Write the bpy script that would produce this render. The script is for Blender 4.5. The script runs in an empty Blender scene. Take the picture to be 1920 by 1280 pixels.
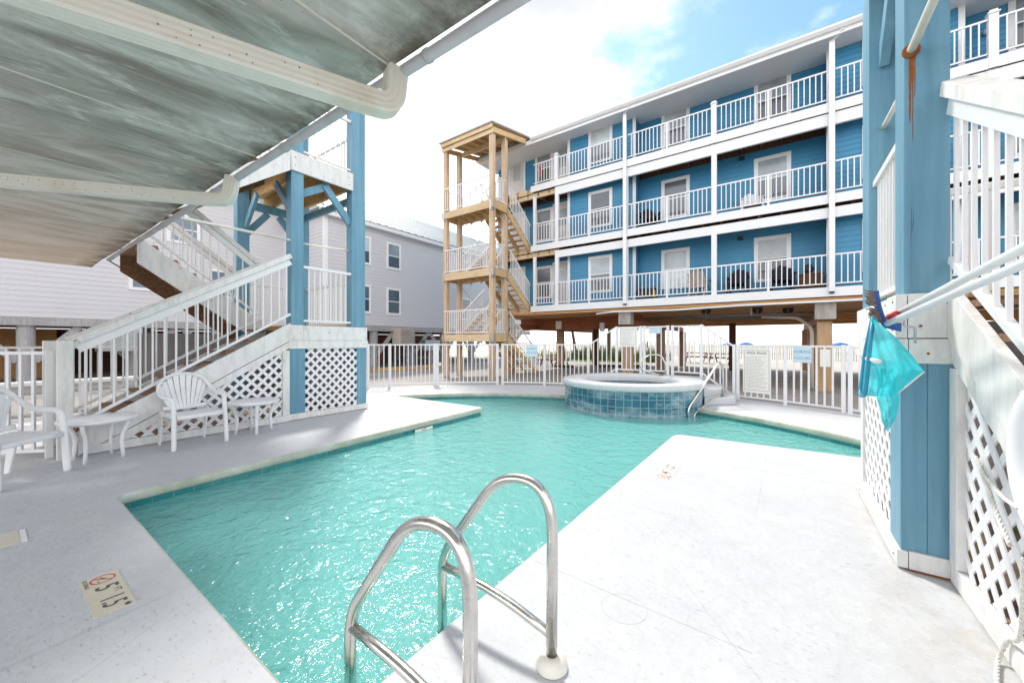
import bpy, bmesh, math, random
from mathutils import Vector, Matrix
from mathutils.geometry import tessellate_polygon

random.seed(7)
R = math.radians
scene = bpy.context.scene
COL = scene.collection

# ------------------------------------------------------------------ camera, world, sun, exposure
cam_d = bpy.data.cameras.new('camera')
cam_d.sensor_width = 36.0
cam_d.sensor_fit = 'HORIZONTAL'
cam_d.lens = 709.0 / 1920.0 * 36.0
cam_d.clip_start = 0.02
cam_d.clip_end = 9000
cam = bpy.data.objects.new('camera', cam_d)
COL.objects.link(cam)
cam.location = (0, 0, 1.35)
cam.rotation_euler = (R(90), 0, R(35.45))
scene.camera = cam

SUN = Vector((-0.474, 0.394, 0.788)).normalized()
sun_d = bpy.data.lights.new('sun', 'SUN')
sun_d.energy = 1.25
sun_d.angle = R(7)
sun_d.color = (1.0, 0.965, 0.9)
sun = bpy.data.objects.new('sun', sun_d)
COL.objects.link(sun)
sun.rotation_euler = SUN.to_track_quat('Z', 'Y').to_euler()

world = bpy.data.worlds.new('World')
scene.world = world
world.use_nodes = True
wt = world.node_tree
wt.nodes.clear()
def wn(t, **k):
    n = wt.nodes.new(t)
    for a, b in k.items():
        setattr(n, a, b)
    return n
w_out = wn('ShaderNodeOutputWorld')
w_bg = wn('ShaderNodeBackground')
w_bg.inputs['Strength'].default_value = 0.13
sky = wn('ShaderNodeTexSky')
sky.sky_type = 'NISHITA'
sky.sun_disc = False
sky.sun_elevation = math.asin(SUN.z)
sky.sun_rotation = math.atan2(SUN.x, SUN.y) % (2 * math.pi)
sky.air_density = 1.0
sky.dust_density = 0.6
sky.ozone_density = 2.0
tc = wn('ShaderNodeTexCoord')
mp = wn('ShaderNodeMapping')
mp.inputs['Scale'].default_value = (1.0, 1.0, 1.9)
mp.inputs['Location'].default_value = (0.35, 0.1, 0.0)
nz = wn('ShaderNodeTexNoise')
nz.inputs['Scale'].default_value = 2.1
nz.inputs['Detail'].default_value = 9.0
nz.inputs['Roughness'].default_value = 0.58
wt.links.new(tc.outputs['Generated'], mp.inputs['Vector'])
wt.links.new(mp.outputs['Vector'], nz.inputs['Vector'])
# a clear patch of blue sky to the right above the building, cloud everywhere else
dp = wn('ShaderNodeVectorMath', operation='DOT_PRODUCT')
nrm = wn('ShaderNodeVectorMath', operation='NORMALIZE')
wt.links.new(tc.outputs['Generated'], nrm.inputs[0])
wt.links.new(nrm.outputs['Vector'], dp.inputs[0])
dp.inputs[1].default_value = Vector((0.10, 0.82, 0.60)).normalized()
mr = wn('ShaderNodeMapRange')
mr.inputs['From Min'].default_value = 0.80
mr.inputs['From Max'].default_value = 0.985
mr.inputs['To Min'].default_value = 0.42
mr.inputs['To Max'].default_value = -0.13
wt.links.new(dp.outputs['Value'], mr.inputs['Value'])
add = wn('ShaderNodeMath', operation='ADD')
wt.links.new(nz.outputs['Fac'], add.inputs[0])
wt.links.new(mr.outputs['Result'], add.inputs[1])
cr = wn('ShaderNodeMapRange')
cr.interpolation_type = 'SMOOTHSTEP'
cr.inputs['From Min'].default_value = 0.44
cr.inputs['From Max'].default_value = 0.62
wt.links.new(add.outputs['Value'], cr.inputs['Value'])
# cloud brightness varies a little (grey bellies)
nz2 = wn('ShaderNodeTexNoise')
nz2.inputs['Scale'].default_value = 3.3
nz2.inputs['Detail'].default_value = 6.0
wt.links.new(mp.outputs['Vector'], nz2.inputs['Vector'])
cb = wn('ShaderNodeValToRGB')
cb.color_ramp.elements[0].position = 0.34
cb.color_ramp.elements[0].color = (4.9, 5.05, 5.3, 1)
cb.color_ramp.elements[1].position = 0.56
cb.color_ramp.elements[1].color = (7.4, 7.45, 7.6, 1)
wt.links.new(nz2.outputs['Fac'], cb.inputs['Fac'])
sepd = wn('ShaderNodeSeparateXYZ')
wt.links.new(nrm.outputs['Vector'], sepd.inputs[0])
zen = wn('ShaderNodeMapRange')
zen.interpolation_type = 'SMOOTHSTEP'
zen.inputs['From Min'].default_value = 0.30
zen.inputs['From Max'].default_value = 0.80
zen.inputs['To Min'].default_value = 1.0
zen.inputs['To Max'].default_value = 0.35
wt.links.new(sepd.outputs['Z'], zen.inputs['Value'])
cdim = wn('ShaderNodeVectorMath', operation='SCALE')
wt.links.new(cb.outputs['Color'], cdim.inputs[0])
wt.links.new(zen.outputs['Result'], cdim.inputs['Scale'])
mixc = wn('ShaderNodeMix', data_type='RGBA')
wt.links.new(cr.outputs['Result'], mixc.inputs['Factor'])
skd = wn('ShaderNodeVectorMath', operation='MULTIPLY')
skd.inputs[1].default_value = (.56, .66, .75)
wt.links.new(sky.outputs['Color'], skd.inputs[0])
wt.links.new(skd.outputs['Vector'], mixc.inputs['A'])
wt.links.new(cdim.outputs['Vector'], mixc.inputs['B'])
wt.links.new(mixc.outputs['Result'], w_bg.inputs['Color'])
wt.links.new(w_bg.outputs['Background'], w_out.inputs['Surface'])

scene.view_settings.view_transform = 'Standard'
scene.view_settings.look = 'None'
scene.view_settings.exposure = 1.6
scene.view_settings.gamma = 1.0
scene.view_settings.use_curve_mapping = False
scene.render.engine = 'CYCLES'
scene.cycles.use_denoising = True
scene.cycles.max_bounces = 10
scene.cycles.diffuse_bounces = 5
scene.cycles.transparent_max_bounces = 16
scene.cycles.sample_clamp_indirect = 8.0

# ------------------------------------------------------------------ helpers
W = {}          # world position of every object used as a parent

class MB:
    def __init__(self, tf=None):
        self.v, self.f, self.tf = [], [], tf
    def _add(self, vs, fs):
        b = len(self.v)
        if self.tf:
            vs = [self.tf(p) for p in vs]
        self.v += [tuple(p) for p in vs]
        self.f += [tuple(i + b for i in f) for f in fs]
        return self
    def box(self, x0, x1, y0, y1, z0, z1):
        vs = [(x, y, z) for z in (z0, z1) for y in (y0, y1) for x in (x0, x1)]
        return self._add(vs, [(0, 1, 3, 2), (4, 6, 7, 5), (0, 4, 5, 1), (2, 3, 7, 6), (0, 2, 6, 4), (1, 5, 7, 3)])
    def bar(self, p, q, w, h, up=(0, 0, 1)):
        p, q, up = Vector(p), Vector(q), Vector(up)
        d = (q - p).normalized()
        s = d.cross(up)
        if s.length < 1e-5:
            s = d.cross(Vector((1, 0, 0)))
        s.normalize()
        u = s.cross(d).normalized()
        vs = []
        for c in (p, q):
            for a, b in ((-1, -1), (1, -1), (1, 1), (-1, 1)):
                vs.append(c + s * (a * w / 2) + u * (b * h / 2))
        return self._add(vs, [(3, 2, 1, 0), (4, 5, 6, 7), (0, 1, 5, 4), (1, 2, 6, 5), (2, 3, 7, 6), (3, 0, 4, 7)])
    def tube(self, pts, r, n=10, flat=1.0, closed=False):
        pts = [Vector(p) for p in pts]
        m = len(pts)
        rs = r if isinstance(r, (list, tuple)) else [r] * m
        vs, fs = [], []
        prev = None
        for i, p in enumerate(pts):
            if closed:
                d = pts[(i + 1) % m] - pts[i - 1]
            elif i == 0:
                d = pts[1] - p
            elif i == m - 1:
                d = p - pts[i - 1]
            else:
                d = (pts[i + 1] - p).normalized() + (p - pts[i - 1]).normalized()
            d.normalize()
            if prev is None:
                ref = Vector((0, 0, 1)) if abs(d.z) < 0.9 else Vector((1, 0, 0))
                s = d.cross(ref).normalized()
            else:
                s = (prev - d * prev.dot(d))
                s.normalize()
            prev = s
            u = d.cross(s)
            for k in range(n):
                a = 2 * math.pi * k / n
                vs.append(p + s * (math.cos(a) * rs[i] * flat) + u * (math.sin(a) * rs[i]))
        for i in range(m if closed else m - 1):
            for k in range(n):
                a, b = i * n + k, i * n + (k + 1) % n
                j = ((i + 1) % m) * n
                fs.append((a, b, j + (k + 1) % n, j + k))
        if not closed:
            fs.append(tuple(range(n - 1, -1, -1)))
            fs.append(tuple((m - 1) * n + k for k in range(n)))
        return self._add(vs, fs)
    def cyl(self, x, y, z0, z1, r, n=20, r1=None):
        r1 = r if r1 is None else r1
        vs = [(x + r * math.cos(2 * math.pi * k / n), y + r * math.sin(2 * math.pi * k / n), z0) for k in range(n)]
        vs += [(x + r1 * math.cos(2 * math.pi * k / n), y + r1 * math.sin(2 * math.pi * k / n), z1) for k in range(n)]
        fs = [(k, (k + 1) % n, n + (k + 1) % n, n + k) for k in range(n)]
        fs += [tuple(range(n - 1, -1, -1)), tuple(range(n, 2 * n))]
        return self._add(vs, fs)
    def lathe(self, cx, cy, prof, n=48):
        vs, fs = [], []
        m = len(prof)
        for k in range(n):
            a = 2 * math.pi * k / n
            for (r, z) in prof:
                vs.append((cx + r * math.cos(a), cy + r * math.sin(a), z))
        for k in range(n):
            for i in range(m - 1):
                a, b = k * m + i, ((k + 1) % n) * m + i
                fs.append((a, b, b + 1, a + 1))
        return self._add(vs, fs)
    def prism(self, poly, off):
        off = Vector(off)
        n = len(poly)
        vs = [Vector(p) for p in poly] + [Vector(p) + off for p in poly]
        fs = [tuple(range(n - 1, -1, -1)), tuple(range(n, 2 * n))]
        fs += [(k, (k + 1) % n, n + (k + 1) % n, n + k) for k in range(n)]
        return self._add(vs, fs)
    def quad(self, *ps):
        return self._add(list(ps), [tuple(range(len(ps)))])
    def grid(self, fn, nu, nv, closed_u=False):
        vs = [fn(i / (nu - (0 if closed_u else 1)), j / (nv - 1)) for i in range(nu) for j in range(nv)]
        fs = []
        for i in range(nu if closed_u else nu - 1):
            for j in range(nv - 1):
                a, b = i * nv + j, ((i + 1) % nu) * nv + j
                fs.append((a, b, b + 1, a + 1))
        return self._add(vs, fs)
    def build(self, name, mat, parent=None, smooth=False, bevel=0.0, normals=True):
        o3 = W.get(parent.name, Vector((0, 0, 0))) if parent else Vector((0, 0, 0))
        me = bpy.data.meshes.new(name)
        me.from_pydata([tuple(Vector(p) - o3) for p in self.v], [], self.f)
        if normals:
            bm = bmesh.new()
            bm.from_mesh(me)
            bmesh.ops.recalc_face_normals(bm, faces=bm.faces)
            bm.to_mesh(me)
            bm.free()
        me.materials.append(mat)
        if smooth:
            for p in me.polygons:
                p.use_smooth = True
        o = bpy.data.objects.new(name, me)
        COL.objects.link(o)
        W[o.name] = o3
        if parent:
            o.parent = parent
        if bevel:
            b = o.modifiers.new('bevel', 'BEVEL')
            b.width = bevel
            b.segments = 2
            b.limit_method = 'ANGLE'
        return o

def tag(o, label=None, cat=None, group=None, kind=None):
    if label: o['label'] = label
    if cat: o['category'] = cat
    if group: o['group'] = group
    if kind: o['kind'] = kind
    return o

def thing(name, label, cat, loc=(0, 0, 0), group=None, rz=0.0):
    o = bpy.data.objects.new(name, None)
    COL.objects.link(o)
    o.location = loc
    o.rotation_euler = (0, 0, rz)
    o.empty_display_size = 0.1
    W[o.name] = Vector(loc)
    return tag(o, label, cat, group)

def struct(name, mb, mat, **k):
    return tag(mb.build(name, mat, **k), kind='structure')

def copy_tree(o, parent=None):
    c = o.copy()
    COL.objects.link(c)
    if parent:
        c.parent = parent
    for ch in list(o.children):
        copy_tree(ch, c)
    return c

def text_mb(s, size, tf, depth=0.0, align='CENTER', xs=1.0):
    cu = bpy.data.curves.new('lettering', 'FONT')
    cu.body = s
    cu.size = size
    cu.align_x = align
    cu.align_y = 'CENTER'
    cu.extrude = depth
    cu.offset = size * .014
    ob = bpy.data.objects.new('lettering', cu)
    COL.objects.link(ob)
    dg = bpy.context.evaluated_depsgraph_get()
    me = bpy.data.meshes.new_from_object(ob.evaluated_get(dg))
    mb = MB()
    mb.v = [tuple(tf(Vector((v.co.x * xs, v.co.y, v.co.z)))) for v in me.vertices]
    mb.f = [tuple(p.vertices) for p in me.polygons]
    bpy.data.objects.remove(ob)
    bpy.data.curves.remove(cu)
    bpy.data.meshes.remove(me)
    return mb

def arc_pts(pts, rad, n=6):
    """round the corners of an open polyline"""
    pts = [Vector(p) for p in pts]
    out = [pts[0]]
    for i in range(1, len(pts) - 1):
        a, b, c = pts[i - 1], pts[i], pts[i + 1]
        r = rad[i - 1] if isinstance(rad, (list, tuple)) else rad
        d0, d1 = (a - b), (c - b)
        r0 = min(r, d0.length * .49)
        r1 = min(r, d1.length * .49)
        p0, p1 = b + d0.normalized() * r0, b + d1.normalized() * r1
        for k in range(n + 1):
            t = k / n
            out.append(p0 * (1 - t) ** 2 + b * 2 * t * (1 - t) + p1 * t * t)
    out.append(pts[-1])
    return out

def clip_poly(poly, a, b, c):
    """keep the side a*u+b*v+c>=0"""
    out = []
    n = len(poly)
    for i in range(n):
        p, q = poly[i], poly[(i + 1) % n]
        dp_, dq_ = a * p[0] + b * p[1] + c, a * q[0] + b * q[1] + c
        if dp_ >= 0: out.append(p)
        if dp_ * dq_ < 0:
            t = dp_ / (dp_ - dq_)
            out.append((p[0] + (q[0] - p[0]) * t, p[1] + (q[1] - p[1]) * t))
    return out

def lattice(mb, poly, to3, off, pitch=0.112, width=0.045):
    """two layers of diagonal laths clipped to a convex outline; to3(u,v,w) -> point"""
    us = [p[0] for p in poly]; vs = [p[1] for p in poly]
    s2 = math.sqrt(.5)
    for layer, sg in ((0, 1), (1, -1)):
        # lath centre lines u*s2 + sg*v*s2 = k
        ks = [p[0] * s2 + sg * p[1] * s2 for p in poly]
        k = math.floor(min(ks) / pitch) * pitch
        while k < max(ks) + pitch:
            pg = clip_poly(poly, s2, sg * s2, -(k - width / 2))
            if len(pg) >= 3:
                pg = clip_poly(pg, -s2, -sg * s2, (k + width / 2))
            if len(pg) >= 3:
                w0 = layer * off * 1.05
                mb.prism([to3(u, v, w0) for u, v in pg], to3(0, 0, off) - to3(0, 0, 0))
            k += pitch

# ------------------------------------------------------------------ materials
class NT:
    def __init__(self, name):
        self.m = bpy.data.materials.new(name)
        self.m.use_nodes = True
        self.t = self.m.node_tree
        self.b = self.t.nodes['Principled BSDF']
        self.out = self.t.nodes['Material Output']
        self.tc = self.n('ShaderNodeTexCoord')
    def n(self, t, **k):
        n = self.t.nodes.new(t)
        for a, b in k.items():
            setattr(n, a, b)
        return n
    def l(self, a, b):
        self.t.links.new(a, b)
    def noise(self, scale, detail=5, rough=.55, stretch=None, coord='Object', dist=0.0):
        n = self.n('ShaderNodeTexNoise')
        n.inputs['Scale'].default_value = scale
        n.inputs['Detail'].default_value = detail
        n.inputs['Roughness'].default_value = rough
        n.inputs['Distortion'].default_value = dist
        if stretch:
            mp = self.n('ShaderNodeMapping')
            mp.inputs['Scale'].default_value = stretch
            self.l(self.tc.outputs[coord], mp.inputs['Vector'])
            self.l(mp.outputs['Vector'], n.inputs['Vector'])
        else:
            self.l(self.tc.outputs[coord], n.inputs['Vector'])
        return n.outputs['Fac']
    def ramp(self, fac, stops):
        r = self.n('ShaderNodeValToRGB')
        el = r.color_ramp.elements
        while len(el) < len(stops): el.new(0.5)
        for e, (p, c) in zip(el, stops):
            e.position = p
            e.color = c if len(c) == 4 else (*c, 1)
        self.l(fac, r.inputs['Fac'])
        return r.outputs['Color']
    def mix(self, fac, a, b, mode='MIX'):
        m = self.n('ShaderNodeMix', data_type='RGBA', blend_type=mode)
        for s, k in ((fac, 'Factor'), (a, 'A'), (b, 'B')):
            if isinstance(s, (int, float)): m.inputs[k].default_value = s
            elif isinstance(s, tuple): m.inputs[k].default_value = s if len(s) == 4 else (*s, 1)
            else: self.l(s, m.inputs[k])
        return m.outputs['Result']
    def bump(self, fac, strength=.3, dist=.01, normal=None):
        b = self.n('ShaderNodeBump')
        b.inputs['Strength'].default_value = strength
        b.inputs['Distance'].default_value = dist
        self.l(fac, b.inputs['Height'])
        if normal: self.l(normal, b.inputs['Normal'])
        return b.outputs['Normal']
    def set(self, col=None, rough=None, metal=None, normal=None, spec=None):
        if col is not None:
            if isinstance(col, tuple): self.b.inputs['Base Color'].default_value = col if len(col) == 4 else (*col, 1)
            else: self.l(col, self.b.inputs['Base Color'])
        if rough is not None:
            if isinstance(rough, (int, float)): self.b.inputs['Roughness'].default_value = rough
            else: self.l(rough, self.b.inputs['Roughness'])
        if metal is not None: self.b.inputs['Metallic'].default_value = metal
        if normal is not None: self.l(normal, self.b.inputs['Normal'])
        if spec is not None: self.b.inputs['Specular IOR Level'].default_value = spec
        return self.m

def worn(name, base, dirt_shade, amount=.5, scale=3.0, rough=.5, bump=.12, stretch=None, lo=.52, hi=.75):
    t = NT(name)
    a = t.noise(scale, 8, .65, stretch)
    b = t.noise(scale * 9, 4, .6, stretch)
    f = t.ramp(a, [(lo, (0, 0, 0)), (hi, (amount,) * 3)])
    c = t.mix(f, base, dirt_shade)
    c = t.mix(.35, c, t.mix(b, tuple(x * .86 for x in base), tuple(min(1, x * 1.06) for x in base)), 'MIX')
    return t.set(c, rough, normal=t.bump(b, bump, .004))

M = {}
def mk_white_wood():
    t = NT('white_painted_wood')
    a = t.noise(1.7, 8, .65, (1, 1, .6))
    c = t.mix(t.ramp(a, [(.54, (0, 0, 0)), (.78, (.42, .42, .42))]), (.77, .765, .75), (.53, .45, .33))
    g = t.noise(3.0, 7, .65, (5, 5, 1.2))
    c = t.mix(1.0, c, t.ramp(g, [(.34, (.84, .84, .85)), (.55, (1, 1, 1))]), 'MULTIPLY')
    vo = t.n('ShaderNodeTexVoronoi'); vo.inputs['Scale'].default_value = 3.1
    t.l(t.tc.outputs['Object'], vo.inputs['Vector'])
    sp = t.ramp(vo.outputs['Distance'], [(.030, (.8, .8, .8)), (.055, (0, 0, 0))])
    c = t.mix(sp, c, (.38, .20, .07))
    chip = t.ramp(t.noise(11, 8, .75), [(.71, (0, 0, 0)), (.75, (.7, .7, .7))])
    c = t.mix(chip, c, (.34, .31, .27))
    return t.set(c, .55, normal=t.bump(g, .3, .004))
M['white_wood'] = mk_white_wood()
M['white_metal'] = worn('white_coated_metal', (.80, .80, .81), (.62, .60, .56), .4, 4.0, .38, .04)
M['white_trim'] = worn('white_trim_paint', (.79, .79, .80), (.60, .58, .54), .35, 1.2, .5, .08)
def mk_blue_wood():
    t = NT('blue_painted_timber')
    g = t.noise(1.4, 9, .66, (7, 7, .45))
    c = t.ramp(g, [(.34, (.10, .245, .345)), (.52, (.140, .315, .425)), (.72, (.185, .37, .475))])
    big = t.ramp(t.noise(.9, 5, .6), [(.42, (0, 0, 0)), (.68, (.45, .45, .45))])
    c = t.mix(big, c, (.10, .255, .365))
    ck = t.ramp(t.noise(1.0, 6, .7, (30, 30, .75), dist=.3), [(.655, (0, 0, 0)), (.70, (.8, .8, .8))])
    c = t.mix(ck, c, (.045, .10, .14))
    chip = t.ramp(t.noise(7, 8, .75, (1, 1, .5)), [(.70, (0, 0, 0)), (.74, (.8, .8, .8))])
    c = t.mix(chip, c, (.36, .42, .44))
    return t.set(c, .5, normal=t.bump(g, .45, .005))
M['blue_wood'] = mk_blue_wood()
M['blue_siding'] = worn('blue_lap_siding', (.046, .24, .415), (.06, .275, .44), .8, 1.1, .5, .08, None, .4, .7)
M['grey_siding'] = worn('grey_lap_siding', (.60, .585, .60), (.54, .525, .54), .6, .9, .55, .06)
M['pvc'] = worn('aged_cream_pvc', (.82, .79, .71), (.50, .38, .22), .6, 2.6, .45, .10, None, .50, .72)
M['plastic'] = worn('white_plastic', (.82, .82, .83), (.68, .67, .66), .35, 6.0, .35, .04)
M['vinyl'] = worn('white_vinyl', (.80, .80, .82), (.66, .65, .64), .3, 3.0, .4, .03)

def wood(name, c0, c1, c2, rough=.65, axis='z', sc=1.0):
    t = NT(name)
    st = {'z': (9, 9, .7), 'x': (.7, 9, 9), 'y': (9, .7, 9)}[axis]
    g = t.noise(2.6 * sc, 9, .62, st, dist=1.1)
    k = t.noise(.8 * sc, 3, .5)
    c = t.ramp(g, [(.28, c0), (.5, c1), (.72, c2)])
    c = t.mix(t.ramp(k, [(.42, (0, 0, 0)), (.72, (.55, .55, .55))]), c, c0)
    vo = t.n('ShaderNodeTexVoronoi'); vo.inputs['Scale'].default_value = 2.1
    t.l(t.tc.outputs['Object'], vo.inputs['Vector'])
    kn = t.ramp(vo.outputs['Distance'], [(.035, (1, 1, 1)), (.085, (0, 0, 0))])
    c = t.mix(t.mix(.6, (0, 0, 0), kn), c, tuple(x * .35 for x in c0))
    return t.set(c, rough, normal=t.bump(g, .25, .004))
M['pine_z'] = wood('pine_upright', (.40, .265, .165), (.60, .445, .30), (.69, .54, .385), .7, 'z')
M['pine_x'] = wood('pine_along', (.48, .325, .175), (.68, .515, .32), (.76, .61, .42), .7, 'x')
M['pine_y'] = wood('pine_across', (.44, .27, .11), (.60, .42, .215), (.70, .525, .30), .7, 'y')
M['pine_old'] = wood('weathered_pine', (.26, .13, .045), (.60, .40, .18), (.72, .52, .26), .75, 'y', .8)
M['dark_wood'] = wood('dark_stained_timber', (.05, .018, .008), (.11, .042, .018), (.17, .075, .03), .7, 'y')
M['brown_ply'] = wood('brown_plywood', (.36, .17, .058), (.52, .27, .10), (.62, .35, .145), .7, 'x')
M['rust_ply'] = wood('red_brown_plywood', (.19, .055, .02), (.30, .095, .035), (.38, .145, .055), .7, 'x')
M['tan_column'] = wood('tan_timber_column', (.30, .18, .09), (.46, .30, .17), (.56, .39, .23), .7, 'z')
M['grey_wood'] = wood('grey_weathered_timber', (.25, .24, .24), (.38, .365, .365), (.48, .46, .46), .8, 'z')
M['tread'] = wood('brown_stair_tread', (.12, .055, .028), (.25, .13, .07), (.37, .21, .125), .75, 'x')

def mk_deck(name='white_textured_deck', foot=True):
    t = NT(name)
    g = t.noise(1.1, 6, .6)
    f = t.noise(38, 6, .72)
    vo = t.n('ShaderNodeTexVoronoi'); vo.inputs['Scale'].default_value = 24
    t.l(t.tc.outputs['Object'], vo.inputs['Vector'])
    c = t.ramp(g, [(.35, (.545, .557, .585)), (.65, (.60, .605, .617))])
    pits = t.ramp(t.noise(22, 6, .72, (1, 2.4, 1)), [(.33, (1, 1, 1)), (.43, (0, 0, 0))])
    area = t.ramp(t.noise(.9, 5, .6), [(.36, (.15, .15, .15)), (.60, (1, 1, 1))])
    mott = t.ramp(t.noise(7, 7, .7), [(.35, (.93, .93, .935)), (.60, (1, 1, 1))])
    c = t.mix(1.0, c, mott, 'MULTIPLY')
    c = t.mix(t.mix(1.0, pits, area, 'MULTIPLY'), c, (.33, .335, .35))
    stain = t.ramp(t.noise(.55, 9, .7), [(.60, (0, 0, 0)), (.80, (.32, .32, .32))])
    c = t.mix(stain, c, (.56, .53, .47))
    # brown dirt gathered along the foot of the right tower
    sx = t.n('ShaderNodeSeparateXYZ'); t.l(t.tc.outputs['Object'], sx.inputs[0])
    e1 = t.n('ShaderNodeMapRange'); e1.inputs['From Min'].default_value = .22; e1.inputs['From Max'].default_value = .66
    t.l(sx.outputs['X'], e1.inputs['Value'])
    e2 = t.n('ShaderNodeMapRange'); e2.inputs['From Min'].default_value = 5.3; e2.inputs['From Max'].default_value = 4.3
    t.l(sx.outputs['Y'], e2.inputs['Value'])
    dn = t.ramp(t.noise(5, 8, .75), [(.40, (0, 0, 0)), (.62, (.40, .40, .40))])
    k1 = t.mix(1.0, dn, t.mix(1.0, e1.outputs['Result'], e2.outputs['Result'], 'MULTIPLY'), 'MULTIPLY')
    if foot: c = t.mix(k1, c, (.40, .34, .26))
    crack = t.n('ShaderNodeTexVoronoi'); crack.feature = 'DISTANCE_TO_EDGE'; crack.inputs['Scale'].default_value = .55
    t.l(t.mix(.10, t.tc.outputs['Object'], t.n('ShaderNodeTexNoise').outputs['Color']), crack.inputs['Vector'])
    ck = t.ramp(crack.outputs['Distance'], [(.0012, (.35, .35, .35)), (.0035, (0, 0, 0))])
    c = t.mix(t.mix(1.0, ck, area, 'MULTIPLY'), c, (.36, .35, .33))
    h = t.mix(.5, f, vo.outputs['Distance'])
    return t.set(c, .62, normal=t.bump(h, .62, .008))
M['deck'] = mk_deck()
M['tub_deck'] = mk_deck('white_textured_rim', False)

def mk_coping():
    t = NT('coping_edge')
    g = t.noise(2.2, 7, .65)
    c = t.ramp(g, [(.36, (.36, .39, .30)), (.54, (.50, .52, .44)), (.74, (.64, .655, .62))])
    f = t.noise(60, 4, .7)
    return t.set(c, .65, normal=t.bump(f, .4, .004))
M['coping'] = mk_coping()

def mk_tile(name, size, cols, grout, haze=0.0, cyl=None):
    t = NT(name)
    vec = t.tc.outputs['UV']
    br = t.n('ShaderNodeTexBrick')
    br.offset = 0.0
    br.inputs['Scale'].default_value = 1.0
    br.inputs['Brick Width'].default_value = size
    br.inputs['Row Height'].default_value = size
    br.inputs['Mortar Size'].default_value = .006
    br.inputs['Bias'].default_value = 0.0
    br.inputs['Color1'].default_value = (*cols[0], 1)
    br.inputs['Color2'].default_value = (*cols[1], 1)
    br.inputs['Mortar'].default_value = (*grout, 1)
    t.l(vec, br.inputs['Vector'])
    n1 = t.noise(7, 6, .7, coord='UV')
    c = t.mix(t.ramp(n1, [(.35, (0, 0, 0)), (.7, (.55, .55, .55))]), br.outputs['Color'], cols[2])
    if haze:
        hz = t.ramp(t.noise(1.5, 7, .7, (1, 1.6, 1), coord='UV'), [(.44, (0, 0, 0)), (.62, (haze, haze, haze))])
        c = t.mix(hz, c, (.56, .64, .67))
    inv = t.n('ShaderNodeMath', operation='SUBTRACT'); inv.inputs[0].default_value = 1.0
    t.l(br.outputs['Fac'], inv.inputs[1])
    return t.set(c, .22, normal=t.bump(inv.outputs['Value'], .5, .004))
M['tub_tile'] = mk_tile('blue_glazed_tile', .155, ((.008, .07, .13), (.02, .14, .21), (.05, .20, .27)), (.36, .43, .44), .62)
M['band_tile'] = mk_tile('teal_waterline_tile', .155, ((.012, .20, .23), (.02, .27, .29), (.05, .32, .33)), (.16, .30, .30), .12)

def mk_plaster():
    t = NT('pool_plaster')
    g = t.noise(.9, 4, .5)
    c = t.ramp(g, [(.3, (.36, .79, .775)), (.7, (.44, .86, .84))])
    return t.set(c, .6)
M['plaster'] = mk_plaster()

def mk_water(name, tint, deep=.0):
    t = NT(name)
    t.t.nodes.remove(t.b)
    w1 = t.noise(5.5, 3, .5, (1, 1, 1), dist=.8)
    w2 = t.noise(19, 3, .55, (1.25, .8, 1), dist=.9)
    nb = t.bump(w1, .5, .065)
    nb = t.bump(w2, .42, .024, nb)
    tr = t.n('ShaderNodeBsdfTransparent'); tr.inputs['Color'].default_value = (*tint, 1)
    body = t.n('ShaderNodeBsdfDiffuse'); body.inputs['Color'].default_value = (.225, .69, .655, 1)
    t.l(nb, body.inputs['Normal'])
    gl = t.n('ShaderNodeBsdfGlossy'); gl.inputs['Roughness'].default_value = .09
    gl.inputs['Color'].default_value = (.95, .98, 1, 1)
    t.l(nb, gl.inputs['Normal'])
    m0 = t.n('ShaderNodeMixShader'); m0.inputs['Fac'].default_value = deep
    t.l(tr.outputs[0], m0.inputs[1]); t.l(body.outputs[0], m0.inputs[2])
    fr = t.n('ShaderNodeFresnel'); fr.inputs['IOR'].default_value = 1.34
    t.l(nb, fr.inputs['Normal'])
    m1 = t.n('ShaderNodeMixShader')
    t.l(fr.outputs[0], m1.inputs['Fac'])
    t.l(m0.outputs[0], m1.inputs[1]); t.l(gl.outputs[0], m1.inputs[2])
    t.l(m1.outputs[0], t.out.inputs['Surface'])
    return t.m
M['water'] = mk_water('pool_water', (.62, .97, .95), .62)
M['tub_water'] = mk_water('tub_water', (.30, .62, .72), .05)

def mk_steel():
    t = NT('brushed_steel')
    n = t.noise(5, 7, .7)
    c = t.ramp(n, [(.40, (.62, .60, .57)), (.62, (.74, .72, .69)), (.80, (.55, .44, .33))])
    r = t.ramp(t.noise(14, 5, .6), [(.3, (.16,) * 3), (.7, (.32,) * 3)])
    return t.set(c, r, 1.0)
M['steel'] = mk_steel()

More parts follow.
